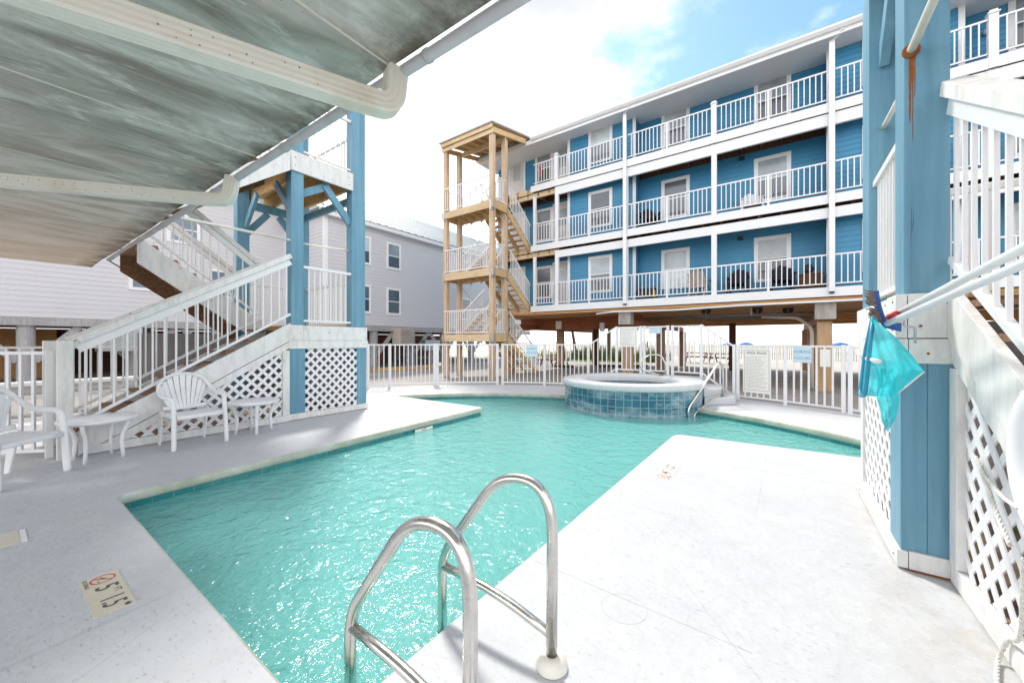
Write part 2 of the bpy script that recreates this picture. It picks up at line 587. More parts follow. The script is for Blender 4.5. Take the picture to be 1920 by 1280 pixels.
def mk_soffit():
    t = NT('weathered_metal_soffit')
    s1 = t.noise(1.0, 7, .60, (2.0, .72, 1), dist=1.5)
    s2 = t.noise(1.0, 9, .66, (3.4, 1.15, 1), dist=1.6)
    fine = t.noise(1.0, 8, .75, (34, 9, 1))
    base = t.ramp(s1, [(.36, (.27, .25, .215)), (.46, (.42, .405, .365)), (.55, (.56, .555, .51)), (.66, (.71, .705, .655))])
    pale = t.ramp(s2, [(.52, (0, 0, 0)), (.60, (.85, .85, .85))])
    br = t.ramp(fine, [(.38, (0, 0, 0)), (.62, (1, 1, 1))])
    c = t.mix(t.mix(1.0, pale, br, 'MULTIPLY'), base, (.80, .79, .745))
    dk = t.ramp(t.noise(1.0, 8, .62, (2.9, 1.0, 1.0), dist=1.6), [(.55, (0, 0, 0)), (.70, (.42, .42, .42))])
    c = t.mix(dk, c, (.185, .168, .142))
    green = t.ramp(t.noise(.8, 6, .6), [(.5, (0, 0, 0)), (.70, (.30, .30, .30))])
    c = t.mix(green, c, (.42, .53, .495))
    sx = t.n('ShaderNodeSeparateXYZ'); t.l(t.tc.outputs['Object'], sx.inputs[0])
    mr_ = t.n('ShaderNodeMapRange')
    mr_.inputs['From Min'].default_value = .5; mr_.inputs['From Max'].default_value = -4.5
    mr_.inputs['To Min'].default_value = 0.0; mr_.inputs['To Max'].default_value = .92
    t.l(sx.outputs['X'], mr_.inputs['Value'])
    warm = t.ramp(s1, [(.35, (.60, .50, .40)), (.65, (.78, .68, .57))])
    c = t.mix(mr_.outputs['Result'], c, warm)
    sp = t.ramp(t.noise(1.0, 4, .8, (40, 17, 1)), [(.63, (0, 0, 0)), (.70, (.75, .75, .75))])
    c = t.mix(sp, c, (.10, .09, .08))
    # rusty, mouldy margin along the open edge
    ed = t.n('ShaderNodeMapRange'); ed.inputs['From Min'].default_value = 2.02; ed.inputs['From Max'].default_value = 2.32
    t.l(sx.outputs['Y'], ed.inputs['Value'])
    en = t.ramp(t.noise(3.2, 7, .7), [(.36, (0, 0, 0)), (.58, (1, 1, 1))])
    c = t.mix(t.mix(1.0, ed.outputs['Result'], en, 'MULTIPLY'), c, (.105, .075, .05))
    return t.set(c, .6, .0, t.bump(t.noise(3, 5, .6), .2, .02))
M['soffit'] = mk_soffit()

def plain(name, col, rough=.5, metal=0.0, var=.12, sc=6.0, bump=.05):
    t = NT(name)
    n = t.noise(sc, 5, .6)
    c = t.ramp(n, [(.3, tuple(x * (1 - var) for x in col)), (.7, tuple(min(1, x * (1 + var)) for x in col))])
    return t.set(c, rough, metal, t.bump(n, bump, .005))
M['dirt_shade'] = plain('brown_dirt_as_shade', (.30, .225, .15), .95, 0, .45, 5, .5)  # dirt brown that paints in the shade behind the tower lattice
M['joint'] = plain('deck_joint_grey', (.52, .52, .525), .8)
M['gutter'] = plain('grey_painted_pipe', (.50, .51, .53), .4, 0, .15, 3)
M['concrete'] = plain('concrete', (.34, .325, .30), .85, 0, .25, 1.3, .2)
M['cap'] = worn('stained_concrete_cap', (.43, .41, .37), (.17, .12, .08), .9, 1.8, .8, .2, (3, 3, .6), .48, .7)
M['paving'] = plain('grey_brown_paving', (.33, .305, .285), .9, 0, .22, .7, .2)
M['sand'] = plain('pale_beach_sand', (.47, .43, .365), .95, 0, .10, .35, .3)
M['glass_dark'] = plain('dark_window_glass', (.085, .095, .10), .06, 0, .2, .6, .0)
M['glass_blue'] = plain('blue_window_glass', (.09, .145, .20), .06, 0, .3, .6, .0)
M['blind'] = plain('white_window_blind', (.46, .50, .53), .35, 0, .22, 1.3, .0)
M['blind_grey'] = plain('grey_window_blind', (.11, .125, .15), .2, 0, .3, 1.0, .0)
for k_ in ('blind', 'blind_grey', 'glass_dark'):
    t_ = M[k_].node_tree
    oi = t_.nodes.new('ShaderNodeObjectInfo'); mx = t_.nodes.new('ShaderNodeMix'); mx.data_type = 'RGBA'; mx.blend_type = 'MULTIPLY'; mx.inputs['Factor'].default_value = 1
    rp = t_.nodes.new('ShaderNodeValToRGB'); rp.color_ramp.elements[0].color = (.52, .55, .58, 1); rp.color_ramp.elements[1].color = (1.25, 1.25, 1.22, 1)
    pb = t_.nodes['Principled BSDF']; src = pb.inputs['Base Color'].links[0].from_socket
    t_.links.new(oi.outputs['Random'], rp.inputs['Fac']); t_.links.new(src, mx.inputs['A']); t_.links.new(rp.outputs['Color'], mx.inputs['B']); t_.links.new(mx.outputs['Result'], pb.inputs['Base Color'])
for k_ in ('blind', 'blind_grey', 'glass_dark', 'glass_blue'):
    M[k_].node_tree.nodes['Principled BSDF'].inputs['Coat Weight'].default_value = .8
M['door'] = plain('white_door', (.64, .62, .60), .5, 0, .05)
M['roof_metal'] = plain('pale_metal_roof', (.34, .38, .40), .5, .0, .08, .5, .05)
M['tower_metal'] = plain('pale_new_metal', (.60, .63, .67), .4, .1, .05)
M['black'] = plain('black_plastic', (.02, .02, .022), .5)
M['dark_fabric'] = plain('dark_navy_fabric', (.012, .014, .03), .8)
M['beige'] = plain('beige_plastic', (.50, .42, .36), .6)
M['red'] = plain('red_towel', (.50, .03, .035), .9)
M['yellow'] = plain('yellow_plastic', (.65, .42, .02), .5)
M['umbrella_blue'] = plain('blue_canvas', (.03, .11, .33), .8)
M['sign_white'] = worn('white_sign_face', (.84, .825, .77), (.58, .55, .46), .4, 5, .4, .02)
M['sign_blue'] = worn('pale_blue_sign_face', (.58, .70, .78), (.66, .74, .78), .5, 8, .4, .02)
M['sign_ink'] = plain('grey_sign_ink', (.10, .095, .09), .6)
M['ink_faint'] = plain('faded_sign_ink', (.36, .35, .32), .6)
M['ink_blue'] = plain('faded_blue_ink', (.14, .42, .58), .6)
M['ink_red'] = plain('faded_red_ink', (.60, .10, .09), .6)
M['marker'] = worn('cream_marker_tile', (.66, .60, .48), (.75, .70, .60), .6, 8, .3, .03)
M['marker_faint'] = worn('worn_marker_tile', (.70, .68, .62), (.78, .78, .78), .6, 8, .5, .05)
M['brush_blue'] = plain('blue_brush_plastic', (.01, .09, .33), .35)
M['bristle'] = plain('grey_brown_bristle', (.20, .15, .13), .9, 0, .4, 60)
M['pole'] = plain('white_pole_aluminium', (.78, .79, .81), .3, .0, .05)
M['pole_red'] = plain('red_pole_grip', (.52, .05, .05), .5)
M['rope'] = plain('white_rope', (.70, .69, .65), .9, 0, .25, 90, .5)
M['ring'] = plain('white_life_ring', (.80, .81, .84), .4, 0, .04)
M['galv'] = plain('galvanised_steel', (.42, .44, .47), .4, .7, .15)
M['rust'] = worn('rust_stain', (.27, .085, .02), (.50, .24, .06), .9, 14, .9, .2)
M['bark'] = plain('brown_bark', (.14, .075, .035), .95, 0, .4, 9, .6)
M['frond'] = plain('palm_frond', (.06, .10, .03), .7, 0, .3)
M['red_wood'] = plain('red_brown_table_wood', (.20, .055, .022), .8, 0, .3, 4)
M['grey_pvc'] = plain('grey_pipe', (.20, .19, .18), .5)
M['tub_in'] = mk_tile('dark_blue_spa_tile', .155, ((.010, .055, .11), (.015, .08, .15), (.03, .12, .19)), (.20, .28, .33), 0)

def mk_net():
    t = NT('turquoise_net_mesh')
    t.b.inputs['Base Color'].default_value = (.07, .70, .76, 1)
    t.b.inputs['Roughness'].default_value = .95
    t.b.inputs['Specular IOR Level'].default_value = .1
    t.l(t.bump(t.noise(9, 5, .6), .5, .02), t.b.inputs['Normal'])
    tl = t.n('ShaderNodeBsdfTranslucent'); tl.inputs['Color'].default_value = (.08, .78, .84, 1)
    m = t.n('ShaderNodeMixShader'); m.inputs['Fac'].default_value = .45
    t.l(t.b.outputs[0], m.inputs[1]); t.l(tl.outputs[0], m.inputs[2])
    tr = t.n('ShaderNodeBsdfTransparent')
    ck = t.noise(300, 1, .5)
    m2 = t.n('ShaderNodeMixShader')
    t.l(t.ramp(ck, [(.35, (.20,) * 3), (.6, (.02,) * 3)]), m2.inputs['Fac'])
    t.l(m.outputs[0], m2.inputs[1]); t.l(tr.outputs[0], m2.inputs[2])
    t.l(m2.outputs[0], t.out.inputs['Surface'])
    return t.m
M['net'] = mk_net()
M['net_rim'] = plain('teal_net_frame', (.02, .26, .40), .4)
M['grass'] = plain('beach_grass', (.17, .19, .05), .8, 0, .5, 3)

# ------------------------------------------------------------------ ground, pool deck, pool
GZ = -0.25
CX, CY = -3.05, 3.10          # centre of the pool's far curve
mb = MB()
mb.quad((-2500, -2500, GZ - .05), (2500, -2500, GZ - .05), (2500, 2500, GZ - .05), (-2500, 2500, GZ - .05))
struct('sand_ground', mb, M['sand'])
mb = MB()
mb.quad((-60, -40, GZ), (60, -40, GZ), (60, 26.6, GZ), (-7, 26.6, GZ), (-14, 24.6, GZ), (-60, 24.6, GZ))
struct('paving', mb, M['paving'])

def arc(cx, cy, r, a0, a1, n):
    return [(cx + r * math.cos(a0 + (a1 - a0) * k / n), cy + r * math.sin(a0 + (a1 - a0) * k / n)) for k in range(n + 1)]
def rnd(p0, p1, p2, r, n=6):
    a = arc_pts([(*p0, 0), (*p1, 0), (*p2, 0)], r, n)
    return [(q.x, q.y) for q in a[1:-1]]
RP = 5.58
aR = math.atan2(6.03 - CY, 1.77 - CX)
aL = math.atan2(6.03 - CY, -7.87 - CX)
A, B_, C_, D_ = (-4.75, .68), (-1.29, .68), (-1.26, 5.88), (-4.98, 5.96)
E_, F_ = (1.77, 5.98), (-7.87, 6.03)
pool = []
pool += rnd(D_, A, B_, .10)
pool += rnd(A, B_, C_, .10)
pool += rnd(B_, C_, E_, .13)
pool += [E_]
pool += arc(CX, CY, RP, aR, aL, 56)
pool += rnd(F_, D_, A, .10)
# deck outline: follows the fence on the far side
RF = 7.62
a0, a1 = math.atan2(4.0 - CY, 4.35), math.atan2(6.3 - CY, -6.75)
outer = [(-10.2, -9), (8.0, -9), (8.0, 3.0)]
a0 = math.atan2(6.0 - CY, 7.0)
outer += arc(CX, CY, RF, a0, math.pi - a0, 48)
outer += [(-10.2, 5.6)]
tri = tessellate_polygon([[Vector((x, y, 0)) for x, y in outer], [Vector((x, y, 0)) for x, y in pool]])
allp = outer + pool
mb = MB()
mb._add([(x, y, 0) for x, y in allp], tri)
n = len(outer)
for i in range(n):
    (xa, ya), (xb, yb) = outer[i], outer[(i + 1) % n]
    mb.quad((xa, ya, 0), (xb, yb, 0), (xb, yb, GZ - .02), (xa, ya, GZ - .02))
deck = mb.build('pool_deck', M['deck'], normals=False)
for p in deck.data.polygons:
    if p.normal.z < -.5:
        p.flip()
tag(deck, kind='structure')

def sweep(outline, prof, uv=False):
    """prof: (inward offset towards the water, z) ; closed outline, CCW pool -> inward = left"""
    m_ = MB()
    n = len(outline)
    pts = [Vector((x, y, 0)) for x, y in outline]
    nor = []
    for i in range(n):
        d = (pts[(i + 1) % n] - pts[i - 1]).normalized()
        nor.append(Vector((-d.y, d.x, 0)))
    k = len(prof)
    vs, fs = [], []
    for i in range(n):
        for (o, z) in prof:
            q = pts[i] + nor[i] * o
            vs.append((q.x, q.y, z))
    for i in range(n):
        for j in range(k - 1):
            a, b = i * k + j, ((i + 1) % n) * k + j
            fs.append((a, b, b + 1, a + 1))
    m_._add(vs, fs)
    return m_
area2 = sum(pool[i][0] * pool[(i + 1) % len(pool)][1] - pool[(i + 1) % len(pool)][0] * pool[i][1] for i in range(len(pool)))
sgn = 1 if area2 > 0 else -1
cop = sweep(pool, [(0, 0.0), (sgn * .010, -.006), (sgn * .018, -.02), (sgn * .02, -.045), (sgn * .016, -.075), (sgn * .004, -.09), (sgn * -.03, -.092)])
struct('pool_coping', cop, M['coping'], smooth=True)
band = sweep(pool, [(sgn * -.012, -.088), (sgn * -.012, -.25)])
bo = struct('waterline_tile_band', band, M['band_tile'])
def uv_along(o, per_z=True):
    me = o.data
    uvl = me.uv_layers.new(name='UVMap')
    return me, uvl
me, uvl = uv_along(bo)
cum = [0]
for i in range(len(pool)):
    p, q = pool[i], pool[(i + 1) % len(pool)]
    cum.append(cum[-1] + math.hypot(q[0] - p[0], q[1] - p[1]))
for p in me.polygons:
    vi = [me.loops[l].vertex_index for l in p.loop_indices]
    seg = [v // 2 for v in vi]
    wrap = (0 in seg and (len(pool) - 1) in seg)
    for l, v in zip(p.loop_indices, vi):
        i = v // 2
        u = cum[len(pool)] if (wrap and i == 0) else cum[i]
        uvl.data[l].uv = (u, (-.088 if v % 2 == 0 else -.25) + .31)
wall = sweep(pool, [(sgn * -.008, -.24), (sgn * -.008, -1.35)])
struct('pool_wall', wall, M['plaster'])
tri = tessellate_polygon([[Vector((x, y, 0)) for x, y in pool]])
mb = MB(); mb._add([(x, y, -1.34) for x, y in pool], tri)
struct('pool_floor', mb, M['plaster'])
mb = MB(); mb._add([(x, y, -.14) for x, y in pool], tri)
wo = mb.build('pool_water', M['water'], normals=False)
for p in wo.data.polygons:
    if p.normal.z < 0: p.flip()
tag(wo, kind='structure')
# expansion joints in the deck: fine dark grooves
mb = MB()
for (p, q) in (((-1.24, 1.98), (-.1, 1.94)), ((-4.82, .64), (-6.7, .56)), ((-5.03, 3.4), (-6.78, 3.35)), ((-1.2, 4.75), (.58, 4.72))):
    mb.bar((*p, .0006), (*q, .0006), .003, .0015)
struct('deck_joint', mb, M['joint'])
mb = MB()
mb.tube([(-.65 + .11 * math.cos(a * math.pi / 12), 1.89 + .11 * math.sin(a * math.pi / 12), .0) for a in range(24)], .0013, 6, closed=True)
tag(mb.build('deck_lid', M['joint']), 'faint round lid outline set in the white deck right of the pool ladder', 'access lid')

# ------------------------------------------------------------------ raised spa (hot tub)
TX, TY, TR = -2.85, 8.74, 1.50
tub = thing('hot_tub', 'round raised hot tub with blue tile side and white rim at far edge of pool', 'hot tub', (TX, TY, 0))
mb = MB()
n = 96
vs = []; fs = []
for k in range(n + 1):
    a = 2 * math.pi * k / n
    for z in (-.9, .372):
        vs.append((TX + TR * math.cos(a), TY + TR * math.sin(a), z))
for k in range(n):
    fs.append((2 * k, 2 * k + 2, 2 * k + 3, 2 * k + 1))
mb._add(vs, fs)
to = mb.build('tiled_wall', M['tub_tile'], tub, smooth=True, normals=False)
uvl = to.data.uv_layers.new(name='UVMap')
for p in to.data.polygons:
    for l in p.loop_indices:
        v = to.data.loops[l].vertex_index
        uvl.data[l].uv = ((v // 2) / n * 2 * math.pi * TR * 61 * .155 / (2 * math.pi * TR), (0.372 if v % 2 else -.9) + .155 * 8 - .372)
mb = MB()
mb.lathe(TX, TY, [(1.495, .365), (1.545, .368), (1.56, .40), (1.56, .455), (1.545, .487), (1.51, .5), (1.18, .5), (1.10, .488), (1.06, .45), (1.045, .40), (1.04, .34)], 96)
mb.build('rim', M['tub_deck'], tub, smooth=True)
mb = MB()
vs = []; fs = []
for k in range(n + 1):
    a = 2 * math.pi * k / n
    for z in (-.5, .37):
        vs.append((TX + 1.046 * math.cos(a), TY + 1.046 * math.sin(a), z))
for k in range(n):
    fs.append((2 * k, 2 * k + 1, 2 * k + 3, 2 * k + 2))
mb._add(vs, fs)
to = mb.build('inner_tile', M['tub_in'], tub, smooth=True, normals=False)
uvl = to.data.uv_layers.new(name='UVMap')
for p in to.data.polygons:
    for l in p.loop_indices:
        v = to.data.loops[l].vertex_index
        uvl.data[l].uv = ((v // 2) / n * 42 * .155, (0.37 if v % 2 else -.5) + 1)
mb = MB(); mb.cyl(TX, TY, -.5, -.48, 1.05, 64); mb.build('spa_floor', M['plaster'], tub)
mb = MB(); mb._add([(TX + 1.05 * math.cos(2 * math.pi * k / 64), TY + 1.05 * math.sin(2 * math.pi * k / 64), .335) for k in range(64)], [tuple(range(64))])
mb.build('spa_water', M['tub_water'], tub, normals=False)
# raised platform behind and the steps on the right
def ring_sector(r0, pts_out, a0, a1, z0, z1, nn=14):
    inn = arc(TX, TY, r0, a0, a1, nn)
    poly = [(x, y, z0) for x, y in inn] + [(x, y, z0) for x, y in reversed(pts_out)]
    m_ = MB(); m_.prism(poly, (0, 0, z1 - z0)); return m_
ring_sector(1.50, [(-1.50, 10.42), (-1.62, 10.46), (-2.32, 10.56), (-3.15, 10.60), (-3.85, 10.56), (-4.10, 10.48)], R(28), R(152), 0, .470).build('platform', M['tub_deck'], tub, bevel=.012)
ring_sector(1.52, [(-1.02, 9.40), (-1.12, 10.28), (-1.49, 10.40)], R(14), R(50), 0, .315).build('step', M['tub_deck'], tub, bevel=.02)
ring_sector(1.53, [(-.80, 9.32), (-.84, 10.15), (-1.11, 10.27)], R(5), R(44), 0, .155).build('step', M['tub_deck'], tub, bevel=.02)

# ------------------------------------------------------------------ steel rails
def ladder_rail(y, root):
    pts = arc_pts([(-.78, y, 0), (-.775, y, .745), (-1.05, y, .745), (-1.425, y, .25), (-1.425, y, -.85)], [.22, .16, .10], 10)
    MB().tube(pts, .0235, 16).build('grab_rail', M['steel'], root, smooth=True)
    b = arc_pts([(-.785, y, .13), (-1.05, y, .19), (-1.42, y, .20)], [.16], 8)
    MB().tube(b, .020, 14).build('cross_bar', M['steel'], root, smooth=True)
    MB().lathe(-.78, y, [(.024, .05), (.034, .052), (.05, .045), (.064, .025), (.068, 0.002)], 28).build('escutcheon', M['pvc'], root, smooth=True)
lad = thing('pool_ladder', 'stainless steel pool ladder with two bent grab rails in the foreground', 'pool ladder', (-.78, 1.12, 0))
ladder_rail(1.38, lad)
ladder_rail(.87, lad)
for z in (-.32, -.58, -.82):
    MB().box(-1.47, -1.39, .88, 1.37, z, z + .03).build('rung', M['plastic'], lad, bevel=.008)

hr = thing('pool_handrail', 'stainless handrail sloping from pool water up to deck right of the hot tub', 'handrail', (-1.03, 9.39, 0))
def lerp(a, b, t): return tuple(a[i] + (b[i] - a[i]) * t for i in range(3))
p_in, p_out = (-1.48, 8.06), (-1.03, 9.37)
def PR(t, z): return (p_in[0] + (p_out[0] - p_in[0]) * t, p_in[1] + (p_out[1] - p_in[1]) * t, z)
MB().tube(arc_pts([PR(.05, -.5), PR(-.02, .04), PR(.90, .93), PR(1.0, .74), PR(1.0, 0)], [.12, .10, .12], 8), .022, 12).build('grab_rail', M['steel'], hr, smooth=True)
MB().tube(arc_pts([PR(.12, -.45), PR(.14, -.10), PR(.82, .20), PR(1.0, .215)], [.1, .1], 8), .018, 12).build('lower_rail', M['steel'], hr, smooth=True)
MB().tube([PR(.84, .20), PR(.84, 0)], .02, 10).build('post', M['steel'], hr, smooth=True)
hr2 = thing('spa_handrail', 'small looped steel handrail on the back rim of the hot tub', 'handrail', (-2.35, 9.9, .5))
q0, q1 = Vector((-2.34, 9.88, .5)), Vector((-2.78, 9.62, .5))
def PQ(t, z): return tuple(q0 + (q1 - q0) * t + Vector((0, 0, z)))
MB().tube(arc_pts([PQ(0, 0), PQ(0, .26), PQ(.22, .52), PQ(.85, .52), PQ(1.25, .30), PQ(1.15, .13), PQ(.10, -.0)], [.12, .12, .14, .14, .1], 7), .019, 12).build('grab_rail', M['steel'], hr2, smooth=True)

# ------------------------------------------------------------------ depth markers and other things set in the deck
def rect_tf(ox, oy, rz, z):
    c, s = math.cos(rz), math.sin(rz)
    return lambda p: Vector((ox + c * p[0] - s * p[1], oy + s * p[0] + c * p[1], z + p[2]))
def depth_marker(ox, oy, rz, feet, metres, label, mat, ink, red, h=.15, tiles=(.29, .19), nodive=True):
    t = thing('depth_marker', label, 'depth marker', (ox, oy, 0), 'depth markers on the deck')
    tf = rect_tf(ox, oy, rz, 0)
    b = MB(tf).box(0, tiles[0] - .002, 0, h, 0, .003); b.build('tile', mat, t)
    b = MB(tf).box(tiles[0] + .002, tiles[0] + tiles[1], 0, h, 0, .003); b.build('tile', mat, t)
    up = rect_tf(ox, oy, rz, .0036)
    if nodive:
        m_ = MB(up)
        rr = .052; cx, cy = .068, .083
        seg = 36
        for k in range(seg):
            a, b2 = 2 * math.pi * k / seg, 2 * math.pi * (k + 1) / seg
            m_.quad(*[(cx + r_ * math.cos(x), cy + r_ * math.sin(x), 0) for r_, x in ((rr, a), (rr, b2), (rr - .009, b2), (rr - .009, a))])
        m_.quad((cx - .036, cy - .030, .0004), (cx - .030, cy - .036, .0004), (cx + .036, cy + .030, .0004), (cx + .030, cy + .036, .0004))
        m_.build('no_diving_ring', red, t, normals=False)
        d = MB(up)
        d.quad((cx - .030, cy - .004, .0002), (cx - .026, cy - .010, .0002), (cx + .012, cy + .010, .0002), (cx + .008, cy + .016, .0002))
        d.quad((cx + .008, cy - .022, .0002), (cx + .034, cy - .022, .0002), (cx + .034, cy - .017, .0002), (cx + .008, cy - .017, .0002))
        d.build('diver_symbol', ink, t, normals=False)
        text_mb('NO DIVING', .024, lambda p: up((p[0] + .068, p[1] + .017, 0)), xs=.95).build('lettering', ink, t, normals=False)
    text_mb(feet, .125, lambda p: up((p[0] + .185, p[1] + .08, 0)), xs=1.0).build('lettering', ink, t, normals=False)
    text_mb('FT', .04, lambda p: up((p[0] + .253, p[1] + .115, 0))).build('lettering', ink, t, normals=False)
    text_mb(metres, .125, lambda p: up((p[0] + .365, p[1] + .08, 0)), xs=.78).build('lettering', ink, t, normals=False)
    text_mb('M', .04, lambda p: up((p[0] + .458, p[1] + .122, 0))).build('lettering', ink, t, normals=False)
    return t
depth_marker(-3.205, .318, 0, '5', '1.5', 'cream 5 FT 1.5 M depth marker tiles in the near left deck', M['marker'], M['sign_ink'], M['ink_red'])
depth_marker(-.885, 3.90, R(90), '4', '1.2', 'worn 4 FT 1.2 M depth marker on the right deck near the pool corner', M['marker_faint'], M['sign_ink'], M['ink_red'])
depth_marker(-5.27, 4.16, R(-90), '4', '1.2', 'faded 4 FT 1.2 M depth marker on the left deck beside the lattice tower', M['marker_faint'], M['ink_faint'], M['ink_faint'], nodive=False)
def wall_mark(p, ang, label):
    t = thing('waterline_marker', label, 'depth marker', (p[0], p[1], -.12), 'depth tiles on the waterline')
    c, s = math.cos(ang), math.sin(ang)
    tf = lambda q: Vector((p[0] + c * q[0] - s * q[2], p[1] + s * q[0] + c * q[2], -.115 + q[1]))
    MB(lambda q: tf((q[0], q[2], q[1]))).box(-.19, .19, -.004, .006, -.025, .022).build('tile', M['sign_white'], t)
    text_mb('4 FT', .05, lambda q: tf((q.x, q.y - .002, -.006))).build('lettering', M['sign_ink'], t, normals=False)
wall_mark((-4.868, 4.30), R(90), 'small white 4 FT tile on the waterline of the left pool wall')
lid = thing('skimmer_cover', 'cream rectangular cover plate set in the near left deck', 'cover plate', (-4.5, .13, 0))
MB().box(-4.44, -4.16, -.45, .155, 0, .005).build('plate', M['marker'], lid, bevel=.0015)
MB().box(-4.44, -4.16, .157, .185, 0, .0045).build('end_cap', M['plastic'], lid, bevel=.0015)
MB().cyl(-4.30, .13, .004, .007, .006, 10).build('screw', M['galv'], lid)
# submerged white step with slots
st = thing('pool_step', 'white slotted plastic step lying under the water near the right pool corner', 'pool step', (-.5, 6.6, -.3))
mb = MB(); mb.bar((-1.12, 6.30, -.30), (-.15, 7.02, -.30), .30, .05); mb.build('tread', M['plastic'], st, bevel=.01)
mb = MB()
dv = (Vector((-.15, 7.02, 0)) - Vector((-1.12, 6.30, 0))).normalized(); sv = Vector((-dv.y, dv.x, 0))
for i in range(9):
    for j in (-1, 0, 1):
        c = Vector((-1.12, 6.30, -.268)) + dv * (.09 + i * .128) + sv * (j * .095)
        mb.bar(c - dv * .035, c + dv * .035, .035, .012)
mb.build('slot', M['black'], st)

# ------------------------------------------------------------------ fence
def fence_mesh(mb, p, q, z0, z1, zt0, zt1, pitch=.128, pick=.026, rail=.036):
    p, q = Vector(p), Vector(q)
    L = (q - p).length
    mb.bar((p.x, p.y, zt0 - rail / 2), (q.x, q.y, zt1 - rail / 2), .045, rail)
    mb.bar((p.x, p.y, z0 + .09), (q.x, q.y, z1 + .09), .035, .034)
    n = max(1, round(L / pitch))
    for k in range(1, n):
        t = k / n
        c = p.lerp(q, t)
        za, zb = z0 + (z1 - z0) * t + .10, zt0 + (zt1 - zt0) * t - rail
        d = (q - p).normalized() * pick / 2
        s = Vector((-d.y, d.x))
        pts = [(c + d + s), (c - d + s), (c - d - s), (c + d - s)]
        mb._add([(v.x, v.y, za) for v in pts] + [(v.x, v.y, zb) for v in pts], [(0, 1, 5, 4), (1, 2, 6, 5), (2, 3, 7, 6), (3, 0, 4, 7)])
def fence_run(label, nodes, cat='fence', name='pool_fence', group='white metal fence runs round the pool'):
    """nodes: (x, y, base z, top z)"""
    t = thing(name, label, cat, (nodes[0][0], nodes[0][1], 0), group)
    for a, b in zip(nodes, nodes[1:]):
        m_ = MB()
        d = (Vector(b[:2]) - Vector(a[:2])).normalized() * .03
        fence_mesh(m_, Vector(a[:2]) + d, Vector(b[:2]) - d, a[2], b[2], a[3], b[3])
        m_.build('picket_panel', M['white_metal'], t)
    for a in nodes:
        m_ = MB(); m_.box(a[0] - .032, a[0] + .032, a[1] - .032, a[1] + .032, min(a[2], 0) if a[2] < .2 else a[2], a[3] + .012)
        m_.build('fence_post', M['white_metal'], t, bevel=.004)
    return t
zt = 1.27; zr = 1.76; zp = .47
fence_run('white fence run behind the left stairs, ending at the gate post', [(-9.9, -1.2, 0, zt), (-9.85, 1.4, 0, zt), (-9.78, 4.0, 0, zt), (-9.70, 6.47, 0, zt), (-9.40, 6.99, 0, zt), (-8.63, 8.04, 0, zt)])
g = fence_run('white picket gate in front of the new wooden stair tower', [(-8.57, 8.10, .0, zt), (-7.18, 9.30, .0, zt)], 'gate', 'pool_gate', 'white gates in the pool fence')
MB().box(-8.62, -8.46, 8.06, 8.16, .62, .70).build('latch', M['white_metal'], g, bevel=.004)
fence_run('white fence run rising to the raised platform left of the hot tub gate', [(-7.04, 9.39, 0, zt), (-5.89, 9.99, 0, zt), (-4.63, 10.38, 0, zt), (-3.82, 10.51, zp, zr), (-3.15, 10.55, zp, zr)])
g = fence_run('narrow white gate on the raised platform behind the hot tub', [(-3.06, 10.55, zp, zr), (-2.44, 10.53, zp, zr)], 'gate', 'pool_gate', 'white gates in the pool fence')
MB().box(-2.98, -2.955, 10.50, 10.53, 1.18, 1.36).build('latch', M['black'], g)
fence_run('white fence run stepping down right of the hot tub gate', [(-2.32, 10.51, zp, zr), (-1.62, 10.41, zp, zr), (-.90, 10.23, 0, zt)])
fence_run('white fence run carrying the pool rules board', [(-.82, 10.21, 0, zt), (.07, 9.87, 0, zt), (.95, 9.38, 0, zt)])
fence_run('white fence run at the far right, partly hidden by the lattice', [(1.04, 9.33, 0, zt), (2.05, 8.55, 0, zt), (3.0, 7.5, 0, zt)])
fence_run('short white fence run behind the left plastic chair', [(-6.92, .46, 0, 1.235), (-7.75, -.35, 0, 1.235), (-8.6, -1.2, 0, 1.235)])

